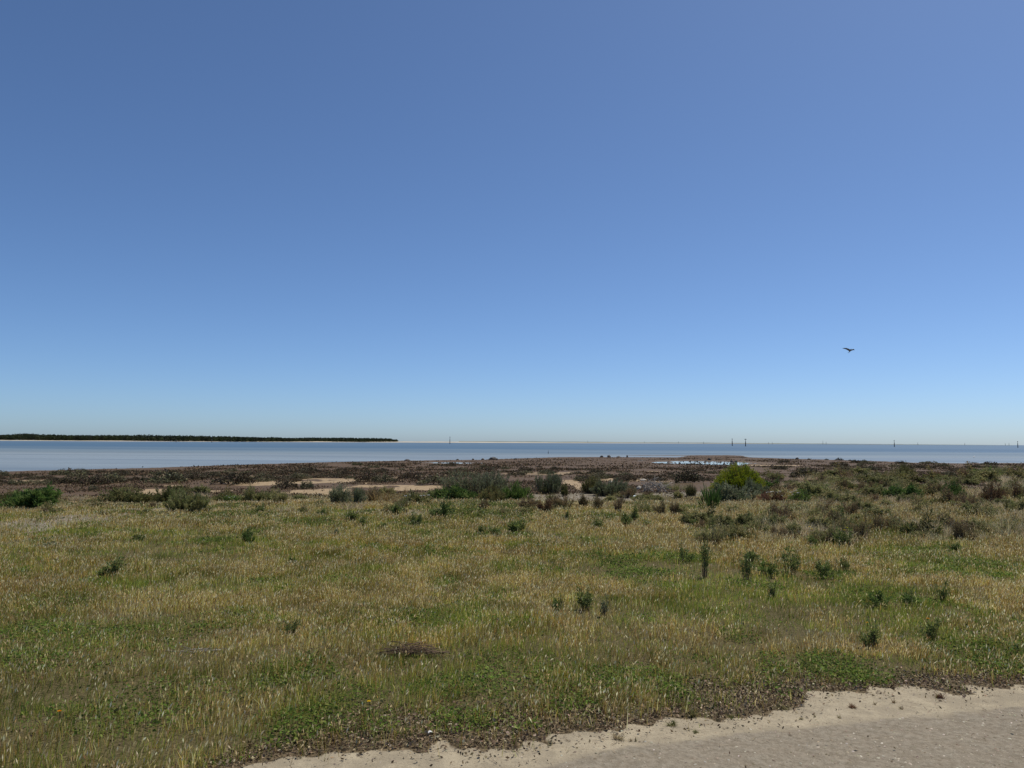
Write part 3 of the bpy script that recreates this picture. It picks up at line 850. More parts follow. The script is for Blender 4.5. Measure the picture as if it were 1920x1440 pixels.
def tussock_mesh(name, w, h, n, pal, lean=.35, base=.35):
    """a grassy tuft: many thin blades fanning from a small foot"""
    f = Acc()
    nc = max(2, int(n / 30))
    ca = rng.uniform(0, 6.28, nc); cr = np.sqrt(rng.uniform(size=nc)) * w * .5 * base * 1.6
    cx, cy = np.cos(ca) * cr, np.sin(ca) * cr; ch = rng.uniform(.5, 1.0, nc)
    q = rng.integers(nc, size=n)
    B = np.stack([cx[q] + rng.normal(size=n) * w * .05, cy[q] + rng.normal(size=n) * w * .05, np.full(n, -.005)], 1)
    out = np.stack([cx[q], cy[q]], 1) / (w * .5 + 1e-6)
    D = np.stack([out[:, 0] * lean + rng.normal(size=n) * lean, out[:, 1] * lean + rng.normal(size=n) * lean, np.ones(n)], 1)
    L = h * ch[q] * rng.uniform(.35, 1.1, n)
    W = np.maximum(.0034, h * .016) * rng.uniform(.6, 1.3, n)
    f.blades(B, D, L, W, pick(PAL[pal], n, .18), rng.uniform(.05, .45, n))
    return f.mesh(name, M_GRASS)

# --- the row of shrubs behind the lawn, left to right
place_plant('shrub', 'feather', 'olive', 12, 948, 60, 30, 'low olive shrub cut by the left edge of the photo', 'shrub')
place_plant('shrub', 'leafy', 'green', 64, 956, 100, 46, 'bushy fresh green leafy shrub at the far left behind the lawn', 'shrub', leaf_k=1.1, dens=1.3)
place_plant('dry_reeds', 'reed', 'pale', 138, 946, 50, 24, 'thin dry stalks standing just right of the fresh green left shrub', 'reeds')
place_plant('shrub', 'leafy', 'olive', 243, 946, 92, 32, 'rounded green and olive shrub in front of the left sand patch', 'shrub')
place_plant('shrub', 'feather', 'olive', 318, 946, 74, 36, 'yellowish brown olive shrub leaning on the dark grey one on the left', 'shrub', dens=.8)
place_plant('shrub', 'feather', 'soft', 352, 961, 90, 46, 'dark based grey green shrub standing forward of the left shrub row', 'shrub')
d1 = place_plant('daisy_clump', 'herb', 'green', 436, 944, 44, 18, 'low dark green clump with white daisies on the left', 'daisies')
flowers(d1, 12, .5, .24, (.8, .8, .78), .035)
place_plant('shrub', 'feather', 'soft', 486, 945, 66, 34, 'soft grey olive shrub right of the left daisy clump', 'shrub')
place_plant('shrub', 'twiggy', 'soft', 530, 945, 50, 30, 'pale brownish twiggy shrub beside the soft grey olive one', 'shrub')
place_plant('shrub', 'twiggy', 'grey', 632, 947, 60, 42, 'grey green twiggy shrub with upright branches left of centre', 'shrub', dens=1.3)
place_plant('shrub', 'spruce', 'grey', 662, 949, 46, 54, 'tallest dark grey upright shrub left of centre', 'shrub', dens=1.2)
place_plant('shrub', 'twiggy', 'brown', 692, 944, 44, 36, 'brown twiggy shrub behind the tallest dark grey one', 'shrub')
place_plant('rush_clump', 'fluff', 'reed', 722, 944, 44, 40, 'orange brown rush clump right of the grey upright shrubs', 'rushes')
place_plant('dry_reeds', 'reed', 'reed', 748, 932, 34, 28, 'thin tan reeds against the bare sand left of the big grey shrub', 'reeds')
place_plant('dry_reeds', 'reed', 'reed', 776, 931, 34, 24, 'rusty tan reeds just left of the biggest grey shrub', 'reeds')
d2 = place_plant('daisy_clump', 'herb', 'olive', 782, 946, 60, 20, 'olive clump with white daisies left of the biggest grey shrub', 'daisies')
flowers(d2, 7, .7, .25, (.8, .8, .78), .04)
place_plant('shrub', 'feather', 'grey', 898, 936, 150, 58, 'biggest wide grey green shrub in the middle of the beach edge', 'shrub', dens=1.8)
place_plant('shrub', 'leafy', 'green', 850, 941, 80, 30, 'low fresh green skirt shrub at the left foot of the biggest grey one', 'shrub')
place_plant('shrub', 'feather', 'olive', 925, 943, 70, 36, 'olive green shrub in front of the biggest grey one', 'shrub')
place_plant('shrub', 'spruce', 'green', 972, 942, 66, 38, 'bright green upright shrub at the right foot of the biggest grey one', 'shrub', dens=1.8)
place_plant('shrub', 'feather', 'grey', 1028, 926, 66, 44, 'grey green feathery shrub just right of the biggest one', 'shrub')
place_plant('shrub', 'leafy', 'olive', 1062, 930, 24, 26, 'small round dark green bush beside the gap of bare sand', 'shrub')
place_plant('shrub', 'feather', 'olive', 1110, 925, 48, 34, 'yellow green shrub at the right side of the gap of bare sand', 'shrub')
place_plant('shrub', 'feather', 'grey', 1142, 929, 80, 34, 'grey green shrub with dark base behind the pale blue sheet', 'shrub', dens=1.3)
place_plant('shrub', 'feather', 'grey', 1172, 930, 50, 26, 'low grey shrub right behind the pale blue sheet', 'shrub')
place_plant('rush_clump', 'fluff', 'olive', 1278, 918, 60, 24, 'brownish olive rush clump right of the driftwood heap', 'rushes')
place_plant('shrub', 'feather', 'olive', 1295, 930, 24, 26, 'small olive bush between the driftwood and the bright green bush', 'shrub')
place_plant('shrub', 'bright', 'bright', 1386, 922, 106, 52, 'large bright yellow green dome shaped bush on the right', 'bush', dens=1.6)
place_plant('shrub', 'feather', 'grey', 1412, 930, 62, 34, 'dark grey shrub in front of the right half of the bright green bush', 'shrub')
place_plant('shrub', 'leafy', 'grey', 1378, 944, 84, 40, 'grey green leafy shrub below the bright green bush', 'shrub')
place_plant('strap_plant', 'strap', 'green', 1332, 959, 44, 46, 'clump of upright strap leaves left below the bright green bush', 'plant')
place_plant('shrub', 'herb', 'green', 1450, 916, 30, 20, 'small dark green rosette bush just right of the bright green bush', 'shrub')
place_plant('shrub', 'herb', 'grey', 1472, 918, 18, 14, 'tiny grey bush right of the dark green rosette bush', 'shrub')
d3 = place_plant('daisy_clump', 'twiggy', 'red', 1448, 947, 62, 30, 'red brown twiggy clump with white daisies below the bright bush', 'daisies', dens=1.3)
flowers(d3, 9, .9, .45, (.8, .8, .78), .04)
d4 = place_plant('daisy_clump', 'twiggy', 'green', 1492, 950, 56, 34, 'dark green clump with white daisies, right of the red brown one', 'daisies', dens=1.3)
flowers(d4, 7, .8, .5, (.8, .8, .78), .04)
place_plant('shrub', 'leafy', 'soft', 1530, 938, 74, 40, 'soft green shrub in the thicket right of the daisies', 'shrub')
place_plant('shrub', 'leafy', 'olive', 1640, 908, 90, 26, 'broad olive shrub at the back of the thicket on the right', 'shrub')
place_plant('shrub', 'leafy', 'green', 1690, 938, 80, 34, 'fresh green leafy shrub in the middle of the right thicket', 'shrub')
place_plant('shrub', 'twiggy', 'red', 1618, 930, 30, 26, 'small dark red shrub in the right thicket', 'shrub')
place_plant('shrub', 'feather', 'olive', 1690, 900, 50, 34, 'yellow olive tall shrub at the seaward edge of the right thicket', 'shrub')
place_plant('shrub', 'feather', 'green', 1790, 940, 60, 40, 'green feathery shrub in the thicket left of the dark red one', 'shrub')
place_plant('shrub', 'twiggy', 'red', 1858, 948, 62, 46, 'large dark red brown shrub beside the pale fluffy grass', 'shrub', dens=1.4)
place_plant('shrub', 'twiggy', 'red', 1912, 938, 34, 40, 'dark red shrub cut by the right edge of the photo', 'shrub')
place_plant('grass_tussock', 'fluff', 'pale', 1894, 928, 60, 34, 'pale fluffy dry tussock between the two dark red shrubs', 'tussock', dens=1.6)
place_plant('shrub', 'leafy', 'green', 1846, 896, 66, 20, 'low dark green shrub on the brown flat at the far right', 'shrub')
place_plant('shrub', 'spruce', 'olive', 1892, 966, 24, 34, 'narrow dark upright shrub below the pale fluffy tussock', 'shrub')

# --- brown dead weeds in a row along the back of the lawn
for px, py, w, h, lab in ((905, 957, 30, 22, 'small brown weed left of the row of brown weeds'), (988, 957, 46, 28, 'brown dead weed clump below the bright green upright shrub'),
                          (1022, 962, 40, 38, 'tallest red brown dead weed in the middle of the row'), (1054, 956, 44, 30, 'wide brown dead weed right of the tallest one'),
                          (1090, 953, 34, 28, 'thin grey brown weed below the sandy gap'), (1122, 955, 30, 28, 'grey brown weed left below the pale blue sheet'),
                          (1160, 960, 22, 32, 'dark brown narrow weed just below the pale blue sheet'), (1240, 968, 30, 32, 'dark brown weed with green foot right of centre'),
                          (1264, 965, 26, 24, 'olive brown weed beside the dark one with green foot')):
    place_plant('dead_weed', 'twiggy', 'red' if 'red' in lab else 'brown', px, py, w, h, lab, 'weed', 'brown weeds behind the lawn', leaf_k=1.3)

# --- dark green herbs dotted over the lawn
herbs = [(605, 970, 22, 15), (655, 977, 26, 22), (682, 988, 24, 16), (720, 992, 18, 14), (780, 989, 30, 24), (745, 964, 34, 16), (825, 972, 42, 32), (965, 998, 44, 26),
         (930, 1009, 28, 20), (905, 1003, 18, 18), (1176, 987, 32, 20), (1187, 978, 22, 30), (487, 964, 22, 16), (1120, 990, 26, 14), (1060, 975, 16, 14), (1440, 1000, 26, 14), (1300, 988, 20, 14)]
hl = ['small dark herb left of centre at the back of the lawn', 'round dark herb left of centre with bare twigs', 'low round herb right of the twiggy dark herb', 'tiny dark herb between the round ones',
      'dense round dark herb in the middle of the lawn back', 'flat dark herb below the tan reeds', 'tall dark bushy herb in front of the big grey shrub', 'widest dark herb on the lawn in the middle',
      'small fresh green herb left of the widest dark herb', 'thin dark herb left of the small fresh green herb', 'dark flat herb right of the middle below the blue sheet', 'tall loose herb above the dark flat one',
      'small dark herb at the grey bank on the left', 'low loose green herb right of the widest dark herb', 'tiny bluish herb below the brown weed row', 'low dark herb below the daisies on the right', 'small loose herb left below the strap leaf plant']
proto = {}
for i, ((px, py, w, h), lab) in enumerate(zip(herbs, hl)):
    place_plant('leafy_herb', 'herb', 'herb' if i != 8 else 'green', px, py, w, h, lab, 'herb', 'dark herbs on the lawn')
place_plant('leafy_herb', 'spruce', 'green', 462, 1019, 26, 30, 'upright feathery green herb alone on the left lawn', 'herb', 'dark herbs on the lawn')
place_plant('leafy_herb', 'herb', 'herb', 206, 1084, 42, 34, 'dark bushy herb alone on the lawn at the left', 'herb', 'dark herbs on the lawn')
place_plant('leafy_herb', 'herb', 'herb', 545, 1060, 24, 14, 'small dark flat herb on the lawn left of centre', 'herb', 'dark herbs on the lawn')
place_plant('leafy_herb', 'weed', 'grey', 628, 1008, 22, 14, 'small greyish loose herb on the left lawn', 'herb', 'dark herbs on the lawn')
place_plant('leafy_herb', 'herb', 'herb', 260, 1014, 24, 10, 'small flat herb at the back of the left lawn', 'herb', 'dark herbs on the lawn')
place_plant('leafy_herb', 'herb', 'grey', 90, 1028, 30, 10, 'flat greyish herb near the left edge of the lawn', 'herb', 'dark herbs on the lawn')
place_plant('leafy_herb', 'weed', 'herb', 1102, 1146, 40, 40, 'biggest dark green broad leaved herb in mid lawn', 'herb', 'dark herbs on the lawn', dens=1.5)
place_plant('leafy_herb', 'strap', 'green', 1050, 1152, 28, 24, 'upright bright green herb left of the biggest broad leaved one', 'herb', 'dark herbs on the lawn', dens=.5)
place_plant('leafy_herb', 'weed', 'grey', 1137, 1158, 28, 34, 'grey green herb with pale dead stalks right of the biggest one', 'herb', 'dark herbs on the lawn')
place_plant('leafy_herb', 'twiggy', 'herb', 545, 1190, 52, 28, 'dark twiggy herb leaning right on the near left lawn', 'herb', 'dark herbs on the lawn', dens=.5)

weeds = [(1316, 1082, 32, 60, 'tall leafy weed, leftmost of the tall weeds on the right lawn'), (1398, 1092, 34, 62, 'tall bare footed weed with leafy top'),
         (1445, 1082, 38, 34, 'bushy bright green weed right of the bare footed one'), (1478, 1078, 42, 50, 'tall dense weed leaning right in the group'),
         (1546, 1084, 40, 30, 'dark bunched weed at the right of the tall weeds'), (1442, 1122, 30, 34, 'dark weed in front of the tall weeds'),
         (1582, 1070, 24, 24, 'small dark weed behind the bunched one'), (1285, 1055, 26, 26, 'low green weed behind the leftmost tall weed'),
         (1586, 1026, 34, 34, 'dark weed with a small yellow flower at the thicket edge'), (1640, 1140, 40, 28, 'pale green leafy weed in the right lawn'),
         (1766, 1128, 30, 34, 'loose tall weed at the far right of the lawn'), (1705, 1135, 34, 30, 'leafy weed between the pale one and the far right one'),
         (1790, 1034, 26, 14, 'dark low weed beside the bare patch on the right'), (1575, 985, 30, 34, 'dark green weed in the thicket above the lawn'), (1410, 1058, 44, 18, 'grey weed mound behind the tall weeds'),
         (1640, 1215, 46, 40, 'weed with orange flower on the near right lawn'), (1740, 1200, 40, 36, 'leafy weed right of the orange flowered one'), (1525, 1025, 26, 16, 'small dark weed left of the yellow flowered one')]
for px, py, w, h, lab in weeds:
    rt = place_plant('tall_weed', 'weed', 'green' if ('bright' in lab or 'pale' in lab) else 'herb', px, py, w, h, lab, 'weed', 'weeds on the right lawn', dens=1.3)
    if 'orange' in lab: flowers(rt, 1, .01, .17, (.75, .34, .02), .014, 1.0)
    if 'yellow' in lab: flowers(rt, 2, .15, .35, (.75, .6, .05), .02)

# --- the rough thicket on the right: lookalike soft weeds, copied
tp = []
for kind, pal, lab in (('twiggy', 'soft', 'soft grey brown weed in the rough thicket on the right'), ('fluff', 'pale', 'pale wispy dry tussock in the rough thicket on the right'),
                       ('leafy', 'soft', 'small soft leafed green weed in the rough thicket on the right'), ('twiggy', 'brown', 'small brown dead weed in the rough thicket on the right'),
                       ('herb', 'olive', 'low dark olive weed in the rough thicket on the right')):
    if kind in TUFT:
        r_ = bpy.data.objects.new('grass_tussock', tussock_mesh('grass_tussock', 1.0, .75, 420, pal, .4, .6))
    else:
        kd = dict(KINDS[kind]); lf = kd.pop('leaf')
        fol, st = shrub_mesh('thicket_weed', 1.0, .75, kd.pop('stems'), kd.pop('per'), lf, PAL[pal], twig=.008, **kd)
        r_ = bpy.data.objects.new('thicket_weed', None); obj('foliage', fol, r_); obj('stem', st, r_)
    tp.append((r_, lab, 'weed' if kind != 'fluff' else 'tussock', 0))
used = set()
for k in range(230):
    px = random.uniform(1290, 1985) if k % 3 else random.uniform(1480, 1960); py = 900 + 120 * random.random() ** .85
    if px < 1500 and py < 965: py = random.uniform(965, 1020)
    if px < 1450 and random.random() < .5: continue
    j = random.choices(range(5), (4, 6, 3, 3, 2))[0]
    src, lab, cat, _ = tp[j]
    w = random.uniform(20, 46) * (.75 + .5 * (py - 900) / 110)
    if j not in used:
        used.add(j); COL.objects.link(src)
        x, y = P(px, py); s = w * y / F_PX
        src.location = (x, y, hz(x, y)); src.scale = (s, s, s); tag(src, lab, cat, lab.split(' in the')[0] + 's of the right thicket')
    else:
        copy_plant(src, px, py, w * 1.15, 1.0, random.uniform(.65, 1.05), lab, cat, lab.split(' in the')[0] + 's of the right thicket')

for k in range(120):
    px = random.uniform(1440, 1990); py = random.uniform(890, 945)
    j = random.choices(range(5), (4, 2, 4, 2, 4))[0]
    src, lab, cat, _ = tp[j]
    copy_plant(src, px, py, random.uniform(26, 50), 1.0, random.uniform(.45, .75), lab, cat, lab.split(' in the')[0] + 's of the right thicket')

# --- weeds along the back of the lawn, left and middle
for k in range(90):
    px = random.uniform(-20, 1300); py = random.uniform(926, 966)
    j = random.choices(range(5), (4, 2, 3, 3, 3))[0]
    src = tp[j][0]
    lab = ('soft grey brown weed in the weedy strip behind the left lawn', 'wispy dry tussock in the weedy strip behind the left lawn', 'small soft leafed green weed in the strip behind the left lawn',
           'small brown dead weed in the strip behind the left lawn', 'low dark olive weed in the strip behind the left lawn')[j]
    copy_plant(src, px, py, random.uniform(18, 42), 1.0, random.uniform(.5, .9), lab, tp[j][2], lab.split(' in the')[0] + 's behind the left lawn')

# --- the low saltbushes of the flat
SV = []
for i in range(6):
    a = Acc(); w, h = 1.0, .42
    kk = 1000
    ph = rng.uniform(0, 6.283, kk); rho = np.sqrt(rng.uniform(size=kk)) * .5 * (1 + .25 * np.sin(ph * 2 + i) + .15 * np.sin(ph * 5 + 2 * i))
    zt = h * (1 - 1.6 * rho ** 2) * rng.uniform(.25, 1.05, kk) * (.8 + .3 * np.sin(ph * 3 + i))
    B = np.stack([np.cos(ph) * rho, np.sin(ph) * rho, np.clip(zt, 0, 1) - .02], 1)
    D = np.stack([np.cos(ph) * rho * 1.6, np.sin(ph) * rho * 1.6, np.full(kk, .45)], 1) + rng.normal(size=(kk, 3)) * .5
    L = rng.uniform(.05, .12, kk)
    a.kites(B, D, L, L * .42, pick(PAL['salt' if i % 3 else 'salto'], kk, .26), 0, .5)
    SV.append(a.mesh('saltbush', M_SALT))
ZONES = [   # pixel box, count, width range, label, group
    ((-20, 886, 330, 909), 62, (26, 60), 'low dark brown saltbush in the dense band on the left flat', 'saltbushes of the left band'),
    ((330, 884, 660, 903), 62, (24, 56), 'low dark brown saltbush on the flat left of centre', 'saltbushes left of centre'),
    ((560, 872, 860, 898), 44, (16, 46), 'small saltbush among the sand patches near the middle', 'saltbushes among the sand patches'),
    ((860, 876, 1100, 893), 34, (16, 40), 'small brown saltbush seaward of the biggest grey shrub', 'saltbushes in the middle'),
    ((1080, 880, 1340, 902), 40, (18, 44), 'brown saltbush on the flat between the middle and the bright green bush', 'saltbushes right of the middle'),
    ((1440, 866, 1920, 893), 56, (18, 46), 'brown saltbush on the dark flat right of the bright green bush', 'saltbushes on the right flat')]
BIG = [(310, 905, 62, 22), (440, 908, 60, 22), (535, 916, 44, 16), (180, 908, 50, 18), (690, 902, 46, 16), (772, 899, 40, 14), (822, 908, 60, 18), (1290, 905, 44, 22), (1510, 896, 46, 18), (575, 916, 30, 14), (720, 904, 40, 14), (175, 920, 18, 10)]
BL = ['wide dark saltbush in front of the dense left band', 'rounded dark saltbush above the left daisy clump', 'dark saltbush lying on bare sand left of centre', 'dark saltbush at the edge of the left sand patch',
      'dark saltbush on the left of the middle sand patch', 'round dark saltbush behind the middle sand patch', 'wide saltbush left of the biggest grey shrub', 'large brown saltbush left behind the bright green bush',
      'large brown saltbush right of the bright green bush', 'flat saltbush on sand left of the grey upright shrubs', 'low saltbush on the middle sand patch', 'small dark saltbush alone on the left sand patch']
def saltbush(px, py, w, hk, lab, grp):
    x, y = P(px, py)
    o = obj('saltbush', random.choice(SV))
    s = w * y / F_PX
    o.location = (x, y, hz(x, y) - .01 * s); o.rotation_euler = (0, 0, random.uniform(0, 6.28)); o.scale = (s, s * random.uniform(.8, 1.2), s * hk)
    tag(o, lab, 'saltbush', grp)
for (px, py, w, h), lab in zip(BIG, BL):
    saltbush(px, py, w, h / w / .40, lab, 'large saltbushes')
for (x0, y0, x1, y1), n, (w0, w1), lab, grp in ZONES:
    for k in range(int(n * .95)):
        py = y0 + (y1 - y0) * random.random() ** 1.1
        px = random.uniform(x0, x1)
        saltbush(px, py, (w0 + (w1 - w0) * random.random() ** 1.6) * (.55 + .45 * (py - y0) / (y1 - y0)), random.uniform(.35, .75), lab, grp)

def samphire():
    """the low ground cover of the brown flat"""
    a = Acc()
    y = 27 * np.exp(rng.uniform(0, 1, 420000) * math.log(150 / 27.)); x = rng.uniform(-.78, .78, len(y)) * y
    azf = np.arctan2(x, y); r = np.hypot(x, y); Rs = np.interp(azf, _az_k, _r_k)
    t = (r - 30) / (Rs - 30)
    n2 = fbm(x * .35, y * .25, 143, 4)
    dn = np.clip((n2 - .40) * 5, 0, 1) * sstep(-.02, .06, t) * sstep(.985, .80, t) * (1 - .96 * np.clip(sand_f(x, y) * 1.6, 0, 1))
    clear = np.exp(-(((azf - .13) / .16) ** 2)) * sstep(.35, .5, t)      # the open mud in the middle
    dn *= 1 - .72 * clear
    dn *= (pool_f(x, y) > 1.5)
    k = rng.uniform(size=len(y)) < dn
    x, y = x[k], y[k]; n = len(x)
    B = np.stack([x, y, H(x, y) + rng.uniform(0, .05, n)], 1)
    D = np.stack([rng.normal(size=n), rng.normal(size=n), rng.uniform(.0, .9, n)], 1)
    L = rng.uniform(.05, .13, n) * np.clip(y / 45, .8, 1.8)
    a.kites(B, D, L, L * .5, pick([(.135, .085, .050, 4), (.175, .112, .066, 3), (.095, .064, .038, 3), (.13, .105, .055, 1.6)], n, .2), 0, .5)
    tag(obj('samphire', a.mesh('samphire', M_SALT)), 'low brown and purple samphire covering the tidal flat', 'ground cover', kind='stuff')
samphire()

# ------------------------------------------------------------------ small things
def rock_mesh(seed, flat=.6):
    rg = np.random.default_rng(seed)
    nu, nv = 10, 7
    V = []; Q = []
    off = rg.normal(size=8)
    for j in range(nv):
        th = math.pi * .56 * (j + .5) / (nv - .5)
        for i in range(nu):
            ph = 2 * math.pi * i / nu
            rr = 1 + .22 * math.sin(2 * ph + off[0]) * math.sin(th) + .16 * math.sin(3 * ph + off[1] + 2 * th) + .10 * rg.normal()
            V.append((.5 * rr * math.sin(th) * math.cos(ph), .5 * rr * math.sin(th) * math.sin(ph), flat * .8 * rr * math.cos(th)))
    for j in range(nv - 1):
        for i in range(nu):
            Q.append((j * nu + i, (j + 1) * nu + i, (j + 1) * nu + (i + 1) % nu, j * nu + (i + 1) % nu))
    V.append((0, 0, flat * .84)); V.append((0, 0, flat * -.16))
    T = [(nu * nv, i, (i + 1) % nu) for i in range(nu)] + [(nu * nv + 1, (nv - 1) * nu + (i + 1) % nu, (nv - 1) * nu + i) for i in range(nu)]
    return V, Q, T
RM = [make_mesh('rock', *rock_mesh(s, f), mat=M_ROCK) for s, f in ((1, 1.0), (2, .5), (3, .65), (4, .28))]
def rock(px, py, w, v, lab, grp='dark rocks at the waterline', mat=None):
    x, y = P(px, py)
    o = obj('rock', RM[v]); s = w * y / F_PX
    o.location = (x, y, hz(x, y)); o.scale = (s, s * .8, s); o.rotation_euler = (0, 0, random.uniform(0, 6.28))
    tag(o, lab, 'rock', grp)
rock(838, 861.6, 6, 0, 'tall dark rock on the shoreline below the nearest channel marker')
rock(764, 863.8, 11, 3, 'flat dark rock at the shoreline left of the tall one')
rock(858, 862.6, 5, 1, 'small rock right of the tall dark shoreline rock')
rock(887, 862, 4, 2, 'tiny rock second to the right of the tall one')
rock(905, 862, 6, 1, 'low rock at the left end of the flat rock row')
rock(926, 861.8, 18, 3, 'long flat dark rock on the shoreline in the middle')
rock(967, 861, 8, 3, 'flat little rock right of the long flat one')
rock(1128, 857.6, 6, 2, 'rock at the left of the row by the spit')
rock(1142, 857.8, 10, 1, 'broad low rock in the row by the spit')
rock(1160, 857.5, 9, 3, 'flat rock left of the pointed one by the spit')
rock(1176, 857.6, 5, 0, 'pointed dark rock at the right end of the row by the spit')
rock(1316, 852, 5, 1, 'lone dark rock in the water beyond the spit')
rock(1495, 861.2, 6, 2, 'small dark rock on the shore right of the spit')
rock(1517, 862, 6, 1, 'low dark rock right of the small one on the right shore')
rock(1255, 868.5, 14, 3, 'flat dark rock at the left end of the big pool')
rock(1241, 870.5, 12, 3, 'low dark rock in front of the left end of the big pool')
rock(1330, 863, 8, 2, 'dark rock on the mud behind the big pool')
rock(1378, 871, 10, 1, 'dark rock at the right end of the big pool')
for k in range(90):
    u = random.random() ** .7
    rock(1262 + 120 * u, 866 + random.random() * 6.5 * (0.6 + .4 * u), random.uniform(1.5, 5), random.choice((0, 1, 2)), 'small dark clod standing in the shallow big pool', 'clods in the big pool')
for k in range(8):
    rock(822 + 50 * random.random(), 867.4 + 2 * random.random(), random.uniform(2, 4.5), 1, 'small dark clod in the narrow pool on the mud', 'clods in the narrow pool')
for px, py, w, lab in ((1550, 862.8, 7, 'small green tuft first on the right shoreline'), (1573, 863.5, 12, 'green tuft on the right shoreline with a rounded top'), (1594, 864.5, 7, 'dark pair tuft on the right shoreline'),
                       (1600, 864.6, 6, 'dark second of the pair of tufts on the right shoreline'), (1620, 866, 10, 'broad brown tuft further along the right shoreline')):
    saltbush(px, py, w, 1.0, lab, 'tufts on the right shoreline')

# channel markers
def marker(px, base_py, h_px, thick, lab, grp, d=None, top='bar'):
    v = ray(px, base_py)
    t = (SEA_Z - CAM_Z) / v[2] if d is None else d / v[1]
    x, y = v[0] * t, v[1] * t
    hm = h_px * y / F_PX; rm = thick * y / F_PX / 2
    r = bpy.data.objects.new('channel_marker', None); COL.objects.link(r); r.location = (x, y, SEA_Z)
    a = Acc(); a.tube([(0, 0, -1), (0, 0, hm * .35), (0, 0, hm * .66)], [rm, rm, rm * .9], (.1, .1, .1), 8)
    obj('pile', a.mesh('pile', M_PILE), r)
    a = Acc(); a.tube([(0, 0, hm * .64), (0, 0, hm * .97)], [rm * .5, rm * .45], (.1, .1, .1), 6)
    obj('pole', a.mesh('pole', M_PILE), r)
    a = Acc()
    if top == 'bar':
        a.tube([(-rm * 2.4, 0, hm * .95), (rm * 2.4, 0, hm * .95)], [rm * .7, rm * .7], (.1, .1, .1), 6)
        a.tube([(0, 0, hm * .95), (0, 0, hm * 1.02)], [rm * .9, rm * .5], (.1, .1, .1), 6)
    else:
        a.tube([(0, 0, hm * .92), (0, 0, hm * .96), (0, 0, hm * 1.02)], [rm * 1.3, rm * 1.3, rm * .2], (.1, .1, .1), 8)
    obj('top_mark', a.mesh('top_mark', M_PILE), r)
    tag(r, lab, 'channel marker', grp)
G1 = 'channel markers in the bay'
marker(843.5, 832.4, 13.6, 1.3, 'channel marker post before the end of the sandbank', G1, top='cone')
marker(1373, 836.0, 13.5, 1.5, 'left post of the close pair of channel markers', G1, top='cone')
marker(1398, 837.0, 14, 1.6, 'right post of the close pair, with a crossbar on top', G1)
marker(1677, 838, 12.5, 1.3, 'single channel marker post right of the pair', G1, top='cone')
marker(1908.5, 839.5, 12, 1.3, 'channel marker post at the far right edge', G1, top='cone')
marker(1028, 850.5, 5.5, 1.2, 'short stump of a post standing near the shore in the middle', 'short posts in the water', top='cone')
marker(330, 829.5, 4.5, 1.1, 'short post off the mangrove wood, left one', 'short posts in the water', top='cone')
marker(397, 829.8, 10, .9, 'thin post rising before the mangrove wood, right one', 'short posts in the water', top='cone')
for px, h, lab in ((1102, 3.8, 'tiny far beacon leftmost on the horizon'), (1208, 3, 'tiny far beacon second on the horizon'), (1272, 3.4, 'tiny far beacon third on the horizon'), (1319, 3.2, 'tiny far beacon just left of the close marker pair'), (1441, 3, 'left of two tiny far beacons right of the pair'),
                   (1448, 3.4, 'right of two tiny far beacons right of the pair'), (1543, 6, 'thin far beacon in the middle of the right horizon'), (1549, 4.5, 'lower far beacon beside the thin one'), (1721, 4.5, 'tiny far beacon right of the single marker'),
                   (1809, 4, 'tiny far beacon between the single and the last marker'), (1885, 4, 'left of the tiny far beacons next to the last marker'), (1892, 4.5, 'right of the tiny far beacons next to the last marker')):
    hy = 828.7 + .0063 * (px - 960)
    marker(px, hy + .9, h + .5, .6, lab, 'far beacons on the horizon', d=4200, top='cone')

# white waterbird on the shallows
def bird_body(length, wing_up, span, colr_top):
    pass

